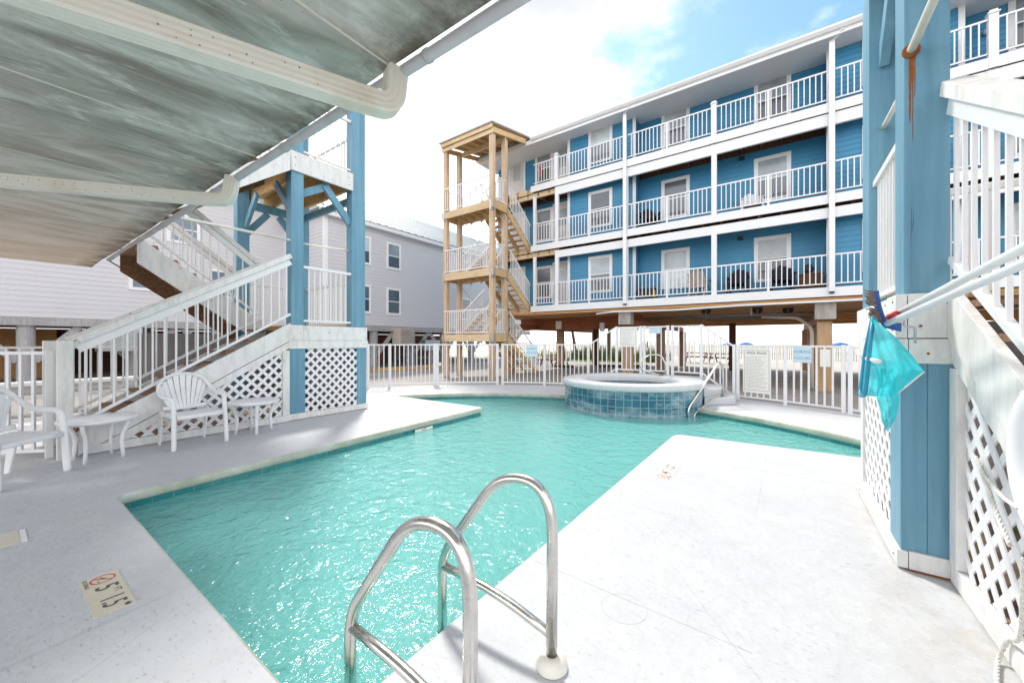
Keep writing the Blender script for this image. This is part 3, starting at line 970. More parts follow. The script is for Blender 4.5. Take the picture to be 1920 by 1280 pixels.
# ------------------------------------------------------------------ signs on the fence
def on_fence(p, q, t, out=.045):
    p, q = Vector(p), Vector(q)
    d = (q - p).normalized()
    nrm_ = Vector((d.y, -d.x))
    c = p.lerp(q, t) + nrm_ * out
    return lambda u: Vector((c.x + d.x * u[0] + nrm_.x * u[2], c.y + d.y * u[0] + nrm_.y * u[2], u[1]))
def sign(name, label, tf, w, z0, z1, mat, lines=(), ink=None, rules=0, frame=False, rule_top=.82):
    c = tf((0, (z0 + z1) / 2, 0))
    t = thing(name, label, 'sign', tuple(c), 'signs on the pool fence')
    m_ = MB(tf)
    r_ = .018
    poly = []
    for sx, sz, a in ((1, 1, 0), (-1, 1, 90), (-1, -1, 180), (1, -1, 270)):
        for k in range(4):
            an = R(a + 30 * k)
            poly.append((sx * (w / 2 - r_) + r_ * math.cos(an), (z1 - r_ if sz > 0 else z0 + r_) + r_ * math.sin(an), 0))
    m_.prism([Vector(p) for p in poly], (0, 0, .006)) if False else None
    mm = MB(); mm.prism([tf(p) for p in poly], tf((0, 0, .006)) - tf((0, 0, 0))); mm.build('board', mat, t)
    for (s, size, zz, xs) in lines:
        text_mb(s, size, lambda p, zz=zz: tf((p.x, p.y + zz, .0075)), xs=xs).build('lettering', ink, t, normals=False)
    if frame:
        f_ = MB(tf)
        a, b, c0, d0 = -w / 2 + .035, w / 2 - .035, z0 + .06, z1 - .045
        for x0, x1, y0, y1 in ((a, b, d0 - .006, d0), (a, b, c0, c0 + .006), (a, a + .006, c0, d0), (b - .006, b, c0, d0)):
            f_.quad((x0, y0, .0072), (x1, y0, .0072), (x1, y1, .0072), (x0, y1, .0072))
        f_.build('border_line', ink, t, normals=False)
    if rules:
        f_ = MB(tf)
        rr = random.Random(3)
        H_ = z1 - z0
        for k in range(rules):
            y = z0 + H_ * (rule_top - (rule_top - .12) * k / (rules - 1))
            x = -w / 2 + .07
            end = w / 2 - .07 - rr.random() * w * .25
            while x < end:
                ln = .018 + rr.random() * .05
                f_.quad((x, y, .0072), (min(end, x + ln), y, .0072), (min(end, x + ln), y + .008, .0072), (x, y + .008, .0072))
                x += ln + .010
        f_.build('small_print', M['ink_faint'], t, normals=False)
    return t
sign('pool_rules_sign', 'tall cream POOL RULES board on the fence at right', on_fence((-.82, 10.21), (.07, 9.87), .44), .57, .20, 1.20, M['sign_white'], [('POOL RULES', .075, 1.09, .95)], M['sign_ink'], 22, True, .80)
sign('no_smoking_sign', 'pale blue NO SMOKING IN POOL AREA sign right of the pool rules board', on_fence((.07, 9.87), (.95, 9.38), .34), .33, .92, 1.24, M['sign_blue'], [('NO SMOKING', .070, 1.14, .70), ('IN POOL AREA', .070, 1.01, .62)], M['ink_blue'])
sign('no_smoking_sign', 'pale blue NO SMOKING IN POOL AREA sign before the wooden stairs', on_fence((-7.04, 9.39), (-5.89, 9.99), .70), .36, .89, 1.24, M['sign_blue'], [('NO SMOKING', .072, 1.13, .72), ('IN POOL AREA', .072, 1.00, .64)], M['ink_blue'])
sign('spa_rules_sign', 'white notice board of small print on the raised fence left of the gate', on_fence((-3.82, 10.51), (-3.15, 10.55), .50, .045), .50, 1.20, 1.75, M['sign_white'], [], M['sign_ink'], 12, True, .84)
sign('gate_sign', 'small pale teal sign at the top of the gate behind the hot tub', on_fence((-3.06, 10.55), (-2.44, 10.53), .46), .31, 1.56, 1.72, M['sign_blue'], [], M['ink_blue'], 3, False, .75)

# ------------------------------------------------------------------ stair towers beside the pool
def siding(mb, p0, p1, z0, z1, course=.165, lip=.016):
    """lap siding between two plan points; outward side is to the right of p0->p1"""
    p0, p1 = Vector(p0), Vector(p1)
    d = (p1 - p0).normalized()
    nr = Vector((d.y, -d.x))
    n = max(1, round((z1 - z0) / course))
    h = (z1 - z0) / n
    for k in range(n):
        a, b = z0 + k * h, z0 + (k + 1) * h
        lo0, lo1 = p0 + nr * lip, p1 + nr * lip
        hi0, hi1 = p0 + nr * .002, p1 + nr * .002
        mb.quad((lo0.x, lo0.y, a), (lo1.x, lo1.y, a), (hi1.x, hi1.y, b), (hi0.x, hi0.y, b))
        mb.quad((hi0.x, hi0.y, a), (hi1.x, hi1.y, a), (lo1.x, lo1.y, a), (lo0.x, lo0.y, a))

def pool_tower(label, mirror, dy, inset):
    X0 = -6.80
    def tf(p):
        x, y, z = p
        return Vector(((-6.21 - x) if mirror else x, y + dy, z))
    def tfs(p):      # the flights are set back from the tower face by inset
        x, y, z = p
        x -= inset
        return Vector(((-6.21 - x) if mirror else x, y + dy, z))
    root = thing('pool_stair_tower', label, 'stair tower', tuple(tf((-7.8, 3.8, 0))), 'blue and white stair towers beside the pool')
    def part(name, mat, fn, bevel=.0, smooth=False, t=tf):
        m_ = MB(t); fn(m_); return m_.build(name, mat, root, smooth=smooth, bevel=bevel)
    # posts
    part('post', M['blue_wood'], lambda m_: m_.box(-7.0, -6.81, 3.07, 3.28, 1.20, 10.0), .006)
    part('post', M['blue_wood'], lambda m_: m_.box(-7.0, -6.81, 4.19, 4.48, 1.20, 10.0), .006)
    part('post', M['blue_wood'], lambda m_: m_.box(-9.20, -9.0, 3.02, 3.24, .0, 10.0), .006)
    part('post', M['blue_wood'], lambda m_: m_.box(-9.20, -9.0, 4.22, 4.46, .0, 10.0), .006)
    # boxed-in lower posts
    part('post_casing', M['blue_wood'], lambda m_: m_.box(-7.02, -6.9005, 3.032, 3.29, .11, 1.23), .004)
    part('post_casing', M['blue_wood'], lambda m_: m_.box(-6.90, -6.79, 3.03, 3.295, .11, 1.23), .004)
    part('post_casing', M['white_wood'] if mirror else M['blue_wood'], lambda m_: m_.box(-7.02, -6.80, 4.40 if mirror else 4.30, 4.50, .11, 1.23), .004)
    # landing box: fascia boards and lattice
    part('fascia_board', M['white_wood'], lambda m_: m_.box(-6.815, -6.775, 3.26, 4.50, 1.37, 1.625), .003)
    part('fascia_board', M['white_wood'], lambda m_: m_.box(-6.82, -6.77, 3.02, 4.52, 1.225, 1.366), .003)
    part('fascia_board', M['white_wood'], lambda m_: m_.box(-6.817, -6.768, 3.025, 3.255, 1.37, 1.63), .003)
    part('fascia_board', M['white_wood'], lambda m_: m_.box(-7.04, -6.82, 3.022, 3.06, 1.37, 1.63), .003)
    part('fascia_board', M['white_wood'], lambda m_: m_.box(-7.05, -6.823, 3.015, 3.062, 1.222, 1.364), .003)
    part('base_board', M['white_wood'], lambda m_: m_.box(-6.82, -6.772, 3.02, 4.52, .012, .112), .003)
    part('base_board', M['white_wood'], lambda m_: m_.box(-7.04, -6.823, 3.012, 3.06, .015, .118), .003)
    part('rotten_edge', M['rust'] if mirror else M['tread'], lambda m_: (m_.box(-7.03, -6.83, 3.022, 3.058, .001, .017), m_.box(-6.818, -6.782, 3.06, 4.5, .001, .0115)))
    def bolts(m_):
        for (y, z) in ((3.10, 1.59), (3.10, 1.42), (3.21, 1.50), (3.30, 1.585), (3.30, 1.42), (4.45, 1.58), (4.45, 1.42), (3.10, 1.29), (4.42, 1.29), (3.08, .06), (4.3, .06)):
            m_.tube([(-6.768, y, z), (-6.7655, y, z)], .007, 8)
        for (x, z) in ((-6.86, 1.58), (-6.98, 1.57), (-6.87, 1.44), (-7.0, 1.45), (-6.9, 1.28)):
            m_.tube([(x, 3.02, z), (x, 3.0125, z)], .007, 8)
        for y, z in ((3.12, 4.5), (3.12, 4.36), (4.12, 4.5), (4.12, 4.36)):
            m_.tube([(-6.768, y, z), (-6.765, y, z)], .009, 8)
    part('bolt_heads', M['rust'], bolts)
    def lat(m_):
        lattice(m_, [(3.30, .115), (4.40 if mirror else 4.30, .115), (4.40 if mirror else 4.30, 1.222), (3.30, 1.222)], lambda u, v, w: Vector((-6.83 + w, u, v)), .007)
    part('lattice_panel', M['vinyl'], lat)
    # landing deck
    def dk(z):
        def f(m_):
            y = 3.08
            while y < 4.44:
                m_.box(-8.99 if z < 2 else -9.6, -6.83 if y > 3.3 and y < 4.1 else -7.01, y, y + .085, z - .03, z)
                y += .092
        return f
    part('landing_deck', M['pine_old'], dk(1.63))
    part('landing_deck', M['pine_old'], dk(4.60))
    part('landing_deck', M['pine_old'], dk(7.55))
    for z in (4.57, 7.52):
        for y in (3.30, 3.74, 4.18):
            part('joist', M['pine_old'], lambda m_: m_.box(-9.55, -7.02, y - .03, y + .03, z - .27, z - .032))
        part('edge_board', M['white_wood'], lambda m_: m_.box(-9.62, -7.02, 3.02, 3.055, z - .12, z - .0), .003)
        part('fascia_board', M['white_wood'], lambda m_: m_.box(-6.808, -6.768, 3.05, 4.195, z - .30, z + .03), .003)
        part('beam', M['blue_wood'], lambda m_: m_.box(-9.0, -7.0, 4.36, 4.43, z - .42, z - .28), .004)
        part('beam', M['blue_wood'], lambda m_: m_.box(-9.14, -9.05, 3.245, 4.215, z - .44, z - .28), .004)
        for (a, b) in (((-6.90, 4.20, z - .92), (-6.90, 3.70, z - .33)), ((-7.0, 3.17, z - .95), (-7.62, 3.17, z - .30)), ((-8.99, 3.17, z - .85), (-8.45, 3.17, z - .30)), ((-6.93, 3.27, z - .62), (-6.93, 3.80, z - .30)), ((-9.1, 3.23, z - .95), (-9.1, 3.62, z - .46)), ((-9.1, 4.23, z - .95), (-9.1, 3.84, z - .46))):
            part('knee_brace', M['blue_wood'], lambda m_: m_.bar(a, b, .06, .13), .004)
    # rails round the landings
    def rail(m_, p, q, zt_, zb_, pitch=.105, r_=.019, pick=.018):
        p, q = Vector(p), Vector(q)
        m_.bar((p.x, p.y, zt_), (q.x, q.y, zt_), .05, .045)
        m_.bar((p.x, p.y, zb_), (q.x, q.y, zb_), .035, .035)
        L = (q - p).length; nn = max(2, round(L / pitch))
        for k in range(1, nn):
            c = p.lerp(q, k / nn)
            m_.box(c.x - pick / 2, c.x + pick / 2, c.y - pick / 2, c.y + pick / 2, zb_, zt_)
    for z in (1.63, 4.60):
        part('railing', M['white_metal'], lambda m_: rail(m_, (-6.86, 3.29), (-6.86, 4.19), z + 1.03, z + .085))
        part('railing', M['white_metal'], lambda m_: rail(m_, (-7.01, 4.40), (-8.99, 4.40), z + .92, z + .085))
        part('railing', M['white_metal'], lambda m_: rail(m_, (-9.10, 3.25), (-9.10, 4.21), z + .92, z + .085))
    # a flight: from (ya, za) to (yb, zb), between x0 and x1
    def flight(x0, x1, ya, za, yb, zb, nsteps, closed=False, out='front', depth=.29, rails=(True, True), toph=.98, inner=None, risers=False):
        # stringers
        for xs_ in (x0, x1):
            ex = .02
            sl = (zb - za) / (yb - ya)
            def st_(m_):
                poly = [(xs_ - ex, ya, za + .06), (xs_ - ex, yb, zb + .0), (xs_ - ex, yb, zb - depth), (xs_ - ex, ya + (depth * .0), za - depth + .06)]
                poly = [(p[0], p[1], max(p[2], .012)) for p in poly]
                m_.prism(poly, (2 * ex, 0, 0))
            part('stringer', M['white_wood'] if (xs_ == x0 or not inner) else inner, st_, .003, t=tfs)
            if inner and xs_ == x0:
                part('stringer_lining', inner, lambda m_: m_.prism([(x0 - .045, ya, za - .01), (x0 - .045, yb, zb - .06), (x0 - .045, yb, zb - depth + .02), (x0 - .045, ya, za - depth + .08)], (.022, 0, 0)), t=tfs)
        for k in range(nsteps):
            t0, t1 = k / nsteps, (k + 1) / nsteps
            y0, y1 = ya + (yb - ya) * t0, ya + (yb - ya) * t1
            z = za + (zb - za) * (k + .45) / nsteps
            part('tread', M['tread'], lambda m_: m_.box(min(x0, x1) + .022, max(x0, x1) - .022, min(y0, y1) - .01, max(y0, y1), z - .035, z), t=tfs)
            if risers:
                part('riser', M['tread'], lambda m_: m_.box(min(x0, x1) + .022, max(x0, x1) - .022, y0 - .01, y0 + .012, z - (zb - za) / nsteps, z - .037), t=tfs)
                part('bracket', M['galv'], lambda m_: m_.box(x0 - .30, x0 - .06, min(y0, y1) + .03, max(y0, y1) - .05, z - .075, z - .037), t=tfs)
        for xs_, on in zip((x0, x1), rails):
            if not on: continue
            def rl(m_):
                sl = (zb - za) / (yb - ya)
                zz = lambda y, h: za + sl * (y - ya) + h
                m_.bar((xs_, ya, zz(ya, toph)), (xs_, yb, zz(yb, toph)), .038, .085)
                m_.bar((xs_, ya, zz(ya, .15)), (xs_, yb, zz(yb, .15)), .035, .035)
                nn = round(abs(yb - ya) / .118)
                for k in range(nn):
                    y = ya + (yb - ya) * (k + .5) / nn
                    m_.box(xs_ - .009, xs_ + .009, y - .009, y + .009, zz(y, .15), zz(y, toph))
            part('railing', M['white_metal'], rl, t=tfs)
            def cap_(m_):
                sl = (zb - za) / (yb - ya)
                zz = lambda y, h: za + sl * (y - ya) + h
                m_.bar((xs_, ya - .0, zz(ya, toph + .105)), (xs_, yb, zz(yb, toph + .105)), .095, .075)
            part('handrail', M['white_wood'], cap_, .004, t=tfs)
    flight(-6.76, -7.76, .66, .24, 3.02, 1.66, 8, toph=1.02)
    flight(-7.90, -9.10, 3.02, 1.66, 1.36, 2.93, 7, depth=.40, inner=M['tread'], risers=True)
    flight(-6.79, -7.80, 1.45, 3.36, 3.03, 4.58, 6, depth=.34, inner=M['tread'], risers=True)
    # lower newel post, trim and lattice under the first flight
    part('newel_post', M['white_wood'], lambda m_: m_.box(-6.80, -6.69, .50, .62, 0, 1.36), .005, t=tfs)
    part('newel_post', M['white_wood'], lambda m_: m_.box(-7.84, -7.69, .46, .62, 0, 1.36), .005, t=tfs)
    def trim(m_):
        m_.prism([(-6.785, .865, .116), (-6.785, 3.0, 1.345), (-6.785, 3.0, 1.235), (-6.785, 1.055, .116)], (.035, 0, 0))
    part('sloping_trim', M['white_wood'], trim, .003, t=tfs)
    part('base_board', M['white_wood'], lambda m_: m_.box(-6.785, -6.748, .72, 3.0, .012, .113), .003, t=tfs)
    part('upright_trim', M['white_wood'], lambda m_: m_.box(-6.783, -6.744, 2.90, 3.005, .116, 1.20), .003, t=tfs)
    def lat2(m_):
        lattice(m_, [(1.06, .117), (2.90, .117), (2.90, 1.175)], lambda u, v, w: Vector((-6.79 + w, u, v)), .007)
    part('lattice_panel', M['vinyl'], lat2, t=tfs)
    part('lattice_shade_sheet', M['dirt_shade'], lambda m_: m_.box(-9.3, -6.86, 3.07, 4.46, .003, .008))  # brown sheet added as painted shade behind the landing lattice
    part('lattice_shade_sheet', M['dirt_shade'], lambda m_: m_.box(-9.0, -6.83, 1.2, 3.06, .003, .008), t=tfs)  # the same painted shade behind the stair lattice
    part('added_back_wall', M['grey_wood'], lambda m_: m_.box(-9.24, -9.21, 1.6, 4.40, .01, 1.5))  # wall added to make the lattice gaps look dark
    part('added_end_wall', M['grey_wood'], lambda m_: m_.box(-9.2, -7.1, 4.40, 4.43, .01, 1.5))  # far side closed by another wall added for darkness behind the lattice
    # thin conduit at walkway level, rust run below its flange
    part('conduit', M['pvc'], lambda m_: m_.tube([(-6.84, .2, 3.08), (-6.84, 3.07, 3.08)], .022, 10), smooth=True)
    part('conduit', M['pvc'], lambda m_: m_.tube([(-6.90, 3.28, 3.08), (-6.90, 4.19, 3.12)], .018, 10), smooth=True)
    return root, part
pool_tower('blue and white stair tower with lattice base on the left of the pool', False, 0.0, -.03)
rt, rpart = pool_tower('blue and white stair tower at the right edge, its post streaked with rust', True, .15, .235)
# rust bleeding down the right post below the conduit
def rust_run(m_):
    rr_ = random.Random(11)
    y = 3.0688
    for x0_, w_, L_ in ((-6.842, .019, .22), (-6.838, .009, .42), (-6.848, .005, .55), (-6.835, .007, .45), (-6.856, .006, .30)):
        pts = []
        n_ = 14
        lft_, rgt_ = [], []
        for k in range(n_ + 1):
            t_ = k / n_
            ww = w_ * (1 - t_) ** .6 * (1 + rr_.uniform(-.22, .22)) / 2 + .0008
            cx_ = x0_ + rr_.uniform(-.0015, .0015)
            lft_.append((cx_ - ww, y, 3.10 - L_ * t_)); rgt_.append((cx_ + ww, y, 3.10 - L_ * t_))
        for k in range(n_):
            m_.quad(lft_[k], rgt_[k], rgt_[k + 1], lft_[k + 1])
        y -= .0004
rpart('rust_stain', M['rust'], rust_run)
rpart('flange', M['rust'], lambda m_: m_.lathe(0, 0, [(.0, 0), (.05, .0), (.046, .012), (.024, .02)], 20) if False else m_.tube([(-6.84, 3.069, 3.08), (-6.84, 3.055, 3.08)], .040, 16))

# ------------------------------------------------------------------ walkway overhead
wk = thing('elevated_walkway', 'walkway overhead with weathered grey metal soffit at upper left', 'walkway', (-4.5, -1.0, 2.86))
SZ = 2.86
panels = [(-11.5, -9.6), (-9.6, -7.9), (-7.9, -6.4), (-6.4, -4.95), (-4.95, -3.5), (-3.5, -1.75), (-1.75, 1.0)]
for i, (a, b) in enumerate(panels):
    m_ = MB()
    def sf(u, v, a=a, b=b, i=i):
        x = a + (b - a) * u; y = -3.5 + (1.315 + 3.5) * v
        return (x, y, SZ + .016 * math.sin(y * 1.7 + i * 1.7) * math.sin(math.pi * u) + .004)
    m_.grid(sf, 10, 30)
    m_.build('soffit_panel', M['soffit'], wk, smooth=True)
    if i:
        MB().box(a - .004, a + .004, -3.5, 1.30, SZ - .003, SZ + .02).build('seam_strip', M['pvc'], wk)
MB().box(-9.6, 1.0, -3.5, 1.20, SZ + .08, SZ + .33).build('walkway_deck', M['dark_wood'], wk)
MB().tube([(-10.0, 1.352, SZ - .022), (1.0, 1.352, SZ - .022)], .031, 14).build('gutter_pipe', M['gutter'], wk, smooth=True)
for x in (-8.2, -6.4, -4.6, -3.1, -2.25, -1.5):
    MB().tube([(x - .012, 1.352, SZ - .022), (x + .012, 1.352, SZ - .022)], .036, 14).build('pipe_clamp', M['gutter'], wk, smooth=True)
MB().box(-10.0, 1.0, 1.205, 1.235, SZ + .08, SZ + .34).build('fascia_board', M['white_wood'], wk)
def downpipe(pts, w, h, r_):
    """aged rectangular downspout with ribs, nail holes rusting along it"""
    P_ = [Vector(p) for p in arc_pts(pts, r_, 8)]
    prof = []
    for a, b, nx, ny in ((-1, -1, 1, 0), (1, -1, 0, 1), (1, 1, -1, 0), (-1, 1, 0, -1)):
        L = w if nx else h
        for k in range(7):
            t_ = -.80 + 1.6 * k / 6
            dpt = .0022 if (k % 2 == 1) else 0.0
            if nx: prof.append((t_ * w / 2 * nx, b * (h / 2 - dpt)))
            else: prof.append((a * (w / 2 - dpt), t_ * h / 2 * ny))
    n = len(prof)
    m_ = MB(); vs, fs = [], []
    prev = None
    for i, p in enumerate(P_):
        if i == 0: d = P_[1] - p
        elif i == len(P_) - 1: d = p - P_[i - 1]
        else: d = (P_[i + 1] - p).normalized() + (p - P_[i - 1]).normalized()
        d.normalize()
        if prev is None:
            s_ = d.cross(Vector((0, 0, 1))).normalized()
        else:
            s_ = (prev - d * prev.dot(d)).normalized()
        prev = s_
        u_ = s_.cross(d).normalized()
        for (a, b) in prof: vs.append(p + s_ * a + u_ * b)
    for i in range(len(P_) - 1):
        for k in range(n):
            fs.append((i * n + k, i * n + (k + 1) % n, (i + 1) * n + (k + 1) % n, (i + 1) * n + k))
    fs.append(tuple(range(n - 1, -1, -1))); fs.append(tuple((len(P_) - 1) * n + k for k in range(n)))
    m_._add(vs, fs)
    nf = len(m_.f)
    d = (P_[1] - P_[0]).normalized(); s_ = d.cross(Vector((0, 0, 1))).normalized(); u_ = s_.cross(d).normalized()
    L = (P_[1] - P_[0]).length
    k = .05
    while k < L - .08:
        for off in (.30, -.1, -.62):
            if random.random() < .38:
                c = P_[0] + d * (k + random.uniform(-.02, .02)) + s_ * (w / 2 + .0006) + u_ * (off * h / 2)
                m_.bar(c - d * random.uniform(.001, .004), c + d * .003, .002, random.uniform(.003, .006))
        k += .065
    o = m_.build('downpipe', M['pvc'], wk)
    o.data.materials.append(M['tread'])
    for p_ in o.data.polygons:
        if p_.index >= nf: p_.material_index = 1
downpipe([(-2.53, -.72, 2.62), (-1.79, 1.16, 2.62), (-1.74, 1.31, 2.63), (-1.74, 1.335, 2.84)], .11, .11, .075)
downpipe([(-5.95, -1.12, 2.62), (-4.20, 1.15, 2.62), (-4.08, 1.30, 2.63), (-4.07, 1.33, 2.84)], .10, .10, .075)
m_ = MB()
m_.tube([(-9.9, 1.36, 2.80), (-9.35, 1.42, 2.62), (-9.2, 1.6, 2.42), (-9.2, 2.4, 1.86)], .012, 8)
m_.build('loose_cable', M['black'], wk, smooth=True)

# ------------------------------------------------------------------ plastic chairs and side tables
def make_chair(name, label, cat, mat, loc, rz, group):
    t = thing(name, label, cat, (0, 0, 0), group)
    half = [(.275, .285, 0), (.262, .280, .22), (.245, .275, .45), (.225, .275, .585), (.17, .285, .635), (.06, .290, .645), (-.06, .292, .655),
            (-.15, .288, .70), (-.205, .270, .765), (-.245, .215, .845), (-.268, .12, .895), (-.275, 0, .912)]
    full = half + [(x, -y, z) for x, y, z in reversed(half[:-1])]
    # smooth by Catmull
    P = [Vector(p) for p in full]
    sm, rad = [], []
    rr_ = [.034, .034, .034, .033, .031, .030, .029, .028, .028, .028, .028, .028]
    rr_ = rr_ + list(reversed(rr_[:-1]))
    for i in range(len(P) - 1):
        p0, p1, p2, p3 = P[max(i - 1, 0)], P[i], P[i + 1], P[min(i + 2, len(P) - 1)]
        for k in range(4):
            s_ = k / 4
            sm.append(.5 * ((2 * p1) + (p2 - p0) * s_ + (2 * p0 - 5 * p1 + 4 * p2 - p3) * s_ * s_ + (3 * p1 - p0 - 3 * p2 + p3) * s_ ** 3))
            rad.append(rr_[i] * (1 - s_) + rr_[i + 1] * s_)
    sm.append(P[-1]); rad.append(rr_[-1])
    MB().tube(sm, rad, 12, flat=.72).build('frame', mat, t, smooth=True)
    # back slats fanning out
    m_ = MB()
    ns = 9
    for k in range(ns):
        u = -1 + 2 * (k + .5) / ns
        yb = u * .165
        ang = u * 1.25
        yt = .262 * math.sin(ang) * 1.02
        ztp = .655 + .245 * math.cos(ang)
        xt = -.272 + .05 * (1 - math.cos(ang)) * .9
        wb, wt_ = .0345, .066 * (1 - .25 * abs(u))
        b0 = Vector((-.195, yb, .475)); t0 = Vector((xt, yt, ztp))
        mid = (b0 + t0) / 2 + Vector((-.018, u * .012, 0))
        dvec = (t0 - b0).normalized(); side = dvec.cross(Vector((1, 0, 0))).normalized()
        row = []
        for c, w_ in ((b0, wb), (mid, (wb + wt_) / 2), (t0, wt_)):
            row.append((c - side * w_ / 2, c + side * w_ / 2))
        th = Vector((.012, 0, 0))
        for (a, b), (c, d) in zip(row, row[1:]):
            m_.prism([a, b, d, c], th)
    m_.build('back_slats', mat, t, bevel=.003)
    m_ = MB()
    m_.tube([(-.175 - .03 * math.cos(v * 1.57), .235 * v, .462 + .02 * v * v) for v in [x / 8 for x in range(-8, 9)]], .026, 10, flat=.6)
    m_.build('back_rail', mat, t, smooth=True)
    # seat shell
    def seat(u, v):
        x = -.20 + .47 * u; y = (-1 + 2 * v) * (.225 + .03 * u)
        z = .415 + .012 * u + .016 * (abs(-1 + 2 * v)) ** 2.5 - .012 * math.sin(u * 3.1)
        if u > .86: z -= (u - .86) ** 2 * 1.4
        return (x, y, z)
    m_ = MB(); m_.grid(seat, 14, 13)
    o = m_.build('seat', mat, t, smooth=True)
    so = o.modifiers.new('solid', 'SOLIDIFY'); so.thickness = .014
    m_ = MB(); m_.tube([(.262, y, .395) for y in (-.25, -.12, 0, .12, .25)], .026, 10, flat=.6); m_.build('seat_rail', mat, t, smooth=True)
    m_ = MB()
    for s_ in (-1, 1):
        m_.bar((-.19, s_ * .238, .405), (.25, s_ * .268, .405), .022, .05)
    m_.build('seat_rail', mat, t, bevel=.004)
    for s_ in (-1, 1):
        m_ = MB()
        m_.prism([(-.235, s_ * .235, .45), (-.135, s_ * .235, .45), (-.235, s_ * .232, 0), (-.285, s_ * .232, 0)], (0, s_ * .022, 0))
        m_.build('rear_leg', mat, t, bevel=.005)
    t.location = loc
    t.rotation_euler = (0, 0, rz)
    return t
gch = 'white plastic armchairs on the left deck'
chA = make_chair('plastic_chair', 'white plastic armchair with fan back before the lattice between two tables', 'chair', M['plastic'], (-6.37, 1.62, 0), R(7), gch)
chB = copy_tree(chA)
chB.location = (-6.10, .13, 0); chB.rotation_euler = (0, 0, R(39))
chB['label'] = 'white plastic armchair cut off by the left edge of the photo'

def make_table(label, loc, rz, r_=.33):
    t = thing('side_table', label, 'side table', (0, 0, 0), 'white plastic side tables')
    MB().lathe(0, 0, [(0, .478), (r_ - .02, .478), (r_ - .006, .474), (r_, .465), (r_, .447), (r_ - .008, .440), (r_ - .02, .446), (r_ - .03, .462), (0, .464)], 40).build('table_top', M['plastic'], t, smooth=True)
    MB().lathe(0, 0, [(r_ - .09, .463), (r_ - .08, .463), (r_ - .085, .415), (r_ - .097, .415), (r_ - .09, .463)], 40).build('skirt', M['plastic'], t, smooth=True)
    for k in range(4):
        a = R(45 + 90 * k)
        c, s = math.cos(a), math.sin(a)
        prof = [(.255, .455), (.262, .41), (.250, .36), (.218, .29), (.205, .20), (.212, .10), (.222, 0)]
        m_ = MB()
        m_.tube([(c * q, s * q, z) for q, z in prof], [.027, .027, .026, .025, .024, .023, .022], 10, flat=.75)
        m_.build('leg', M['plastic'], t, smooth=True)
    t.location = loc; t.rotation_euler = (0, 0, rz)
    return t
tA = make_table('white plastic side table at the foot of the left stairs, beside the cut off chair', (-6.42, .79, 0), R(10))
tB = copy_tree(tA)
tB.location = (-6.40, 2.36, 0); tB.rotation_euler = (0, 0, R(33))
tB['label'] = 'white plastic side table before the lattice, right of the fan back chair'

# ------------------------------------------------------------------ pool tools and life ring on the right tower
def cpt(px, py, s):      # a point s metres ahead of the photograph's viewpoint (used only to read sizes off the photo)
    l = (px - 960) / 709 * s
    a = R(35.45)
    return Vector((-math.sin(a) * s + math.cos(a) * l, math.cos(a) * s + math.sin(a) * l, 1.35 - (py - 640) / 709 * s))
br = thing('pool_brush', 'blue curved pool brush on a white pole hung on the right tower', 'pool brush', tuple(cpt(1660, 605, 2.2)), 'pool tools hung on the right tower')
bk = [cpt(1641, 546, 2.18), cpt(1644, 566, 2.19), cpt(1649, 585, 2.2), cpt(1656, 603, 2.2), cpt(1664, 613, 2.2)]
sp = arc_pts(bk, .03, 5)
MB().tube(sp, .016, 10, flat=.7).build('brush_back', M['brush_blue'], br, smooth=True)
m_ = MB()
rr = random.Random(5)
for i in range(60):
    t_ = rr.random() * .9
    k = t_ * (len(sp) - 1); i0 = int(k); p = sp[i0].lerp(sp[min(i0 + 1, len(sp) - 1)], k - i0)
    q = p + (cpt(1629, 566, 2.17) - cpt(1647, 570, 2.19)) * (.9 + .35 * rr.random()) + Vector((rr.uniform(-.006, .006), rr.uniform(-.014, .014), rr.uniform(-.01, .01)))
    m_.tube([p, q], .0035, 5)
m_.build('bristles', M['bristle'], br)
m_ = MB(); m_.prism([cpt(1652, 612, 2.19), cpt(1672, 618, 2.17), cpt(1690, 622, 2.16), cpt(1691, 605, 2.16), cpt(1670, 606, 2.17), cpt(1655, 600, 2.19)], cpt(1660, 610, 2.22) - cpt(1660, 610, 2.19)); m_.build('bracket', M['brush_blue'], br, bevel=.004)
MB().tube([cpt(1662, 607, 2.19), cpt(1925, 492, 1.17), cpt(2600, 180, .45) * 0 + cpt(1925, 492, 1.17) + (cpt(1925, 492, 1.17) - cpt(1662, 607, 2.19)) * .8], .0165, 14).build('pole', M['pole'], br, smooth=True)
MB().tube([cpt(1667, 595, 2.20), cpt(1682, 588, 2.14)], .0185, 12).build('grip', M['pole_red'], br, smooth=True)
nt = thing('leaf_skimmer', 'turquoise mesh leaf net hanging from a white pole on the right tower', 'pool net', tuple(cpt(1640, 660, 2.15)), 'pool tools hung on the right tower')
MB().tube([cpt(1680, 589, 2.22), cpt(1925, 462, 1.22), cpt(1925, 462, 1.22) + (cpt(1925, 462, 1.22) - cpt(1680, 589, 2.22)) * .8], .0165, 14).build('pole', M['pole'], nt, smooth=True)
rim = arc_pts([cpt(1637, 594, 2.16), cpt(1632, 640, 2.10), cpt(1622, 742, 2.06), cpt(1612, 742, 2.24), cpt(1622, 660, 2.30), cpt(1636, 596, 2.20)], .06, 6)
MB().tube(rim, .010, 10, closed=True).build('frame', M['net_rim'], nt, smooth=True)
MB().tube([cpt(1627, 672, 2.12), cpt(1640, 676, 2.05), cpt(1650, 678, 2.02)], .013, 12).build('handle', M['pole'], nt, smooth=True)
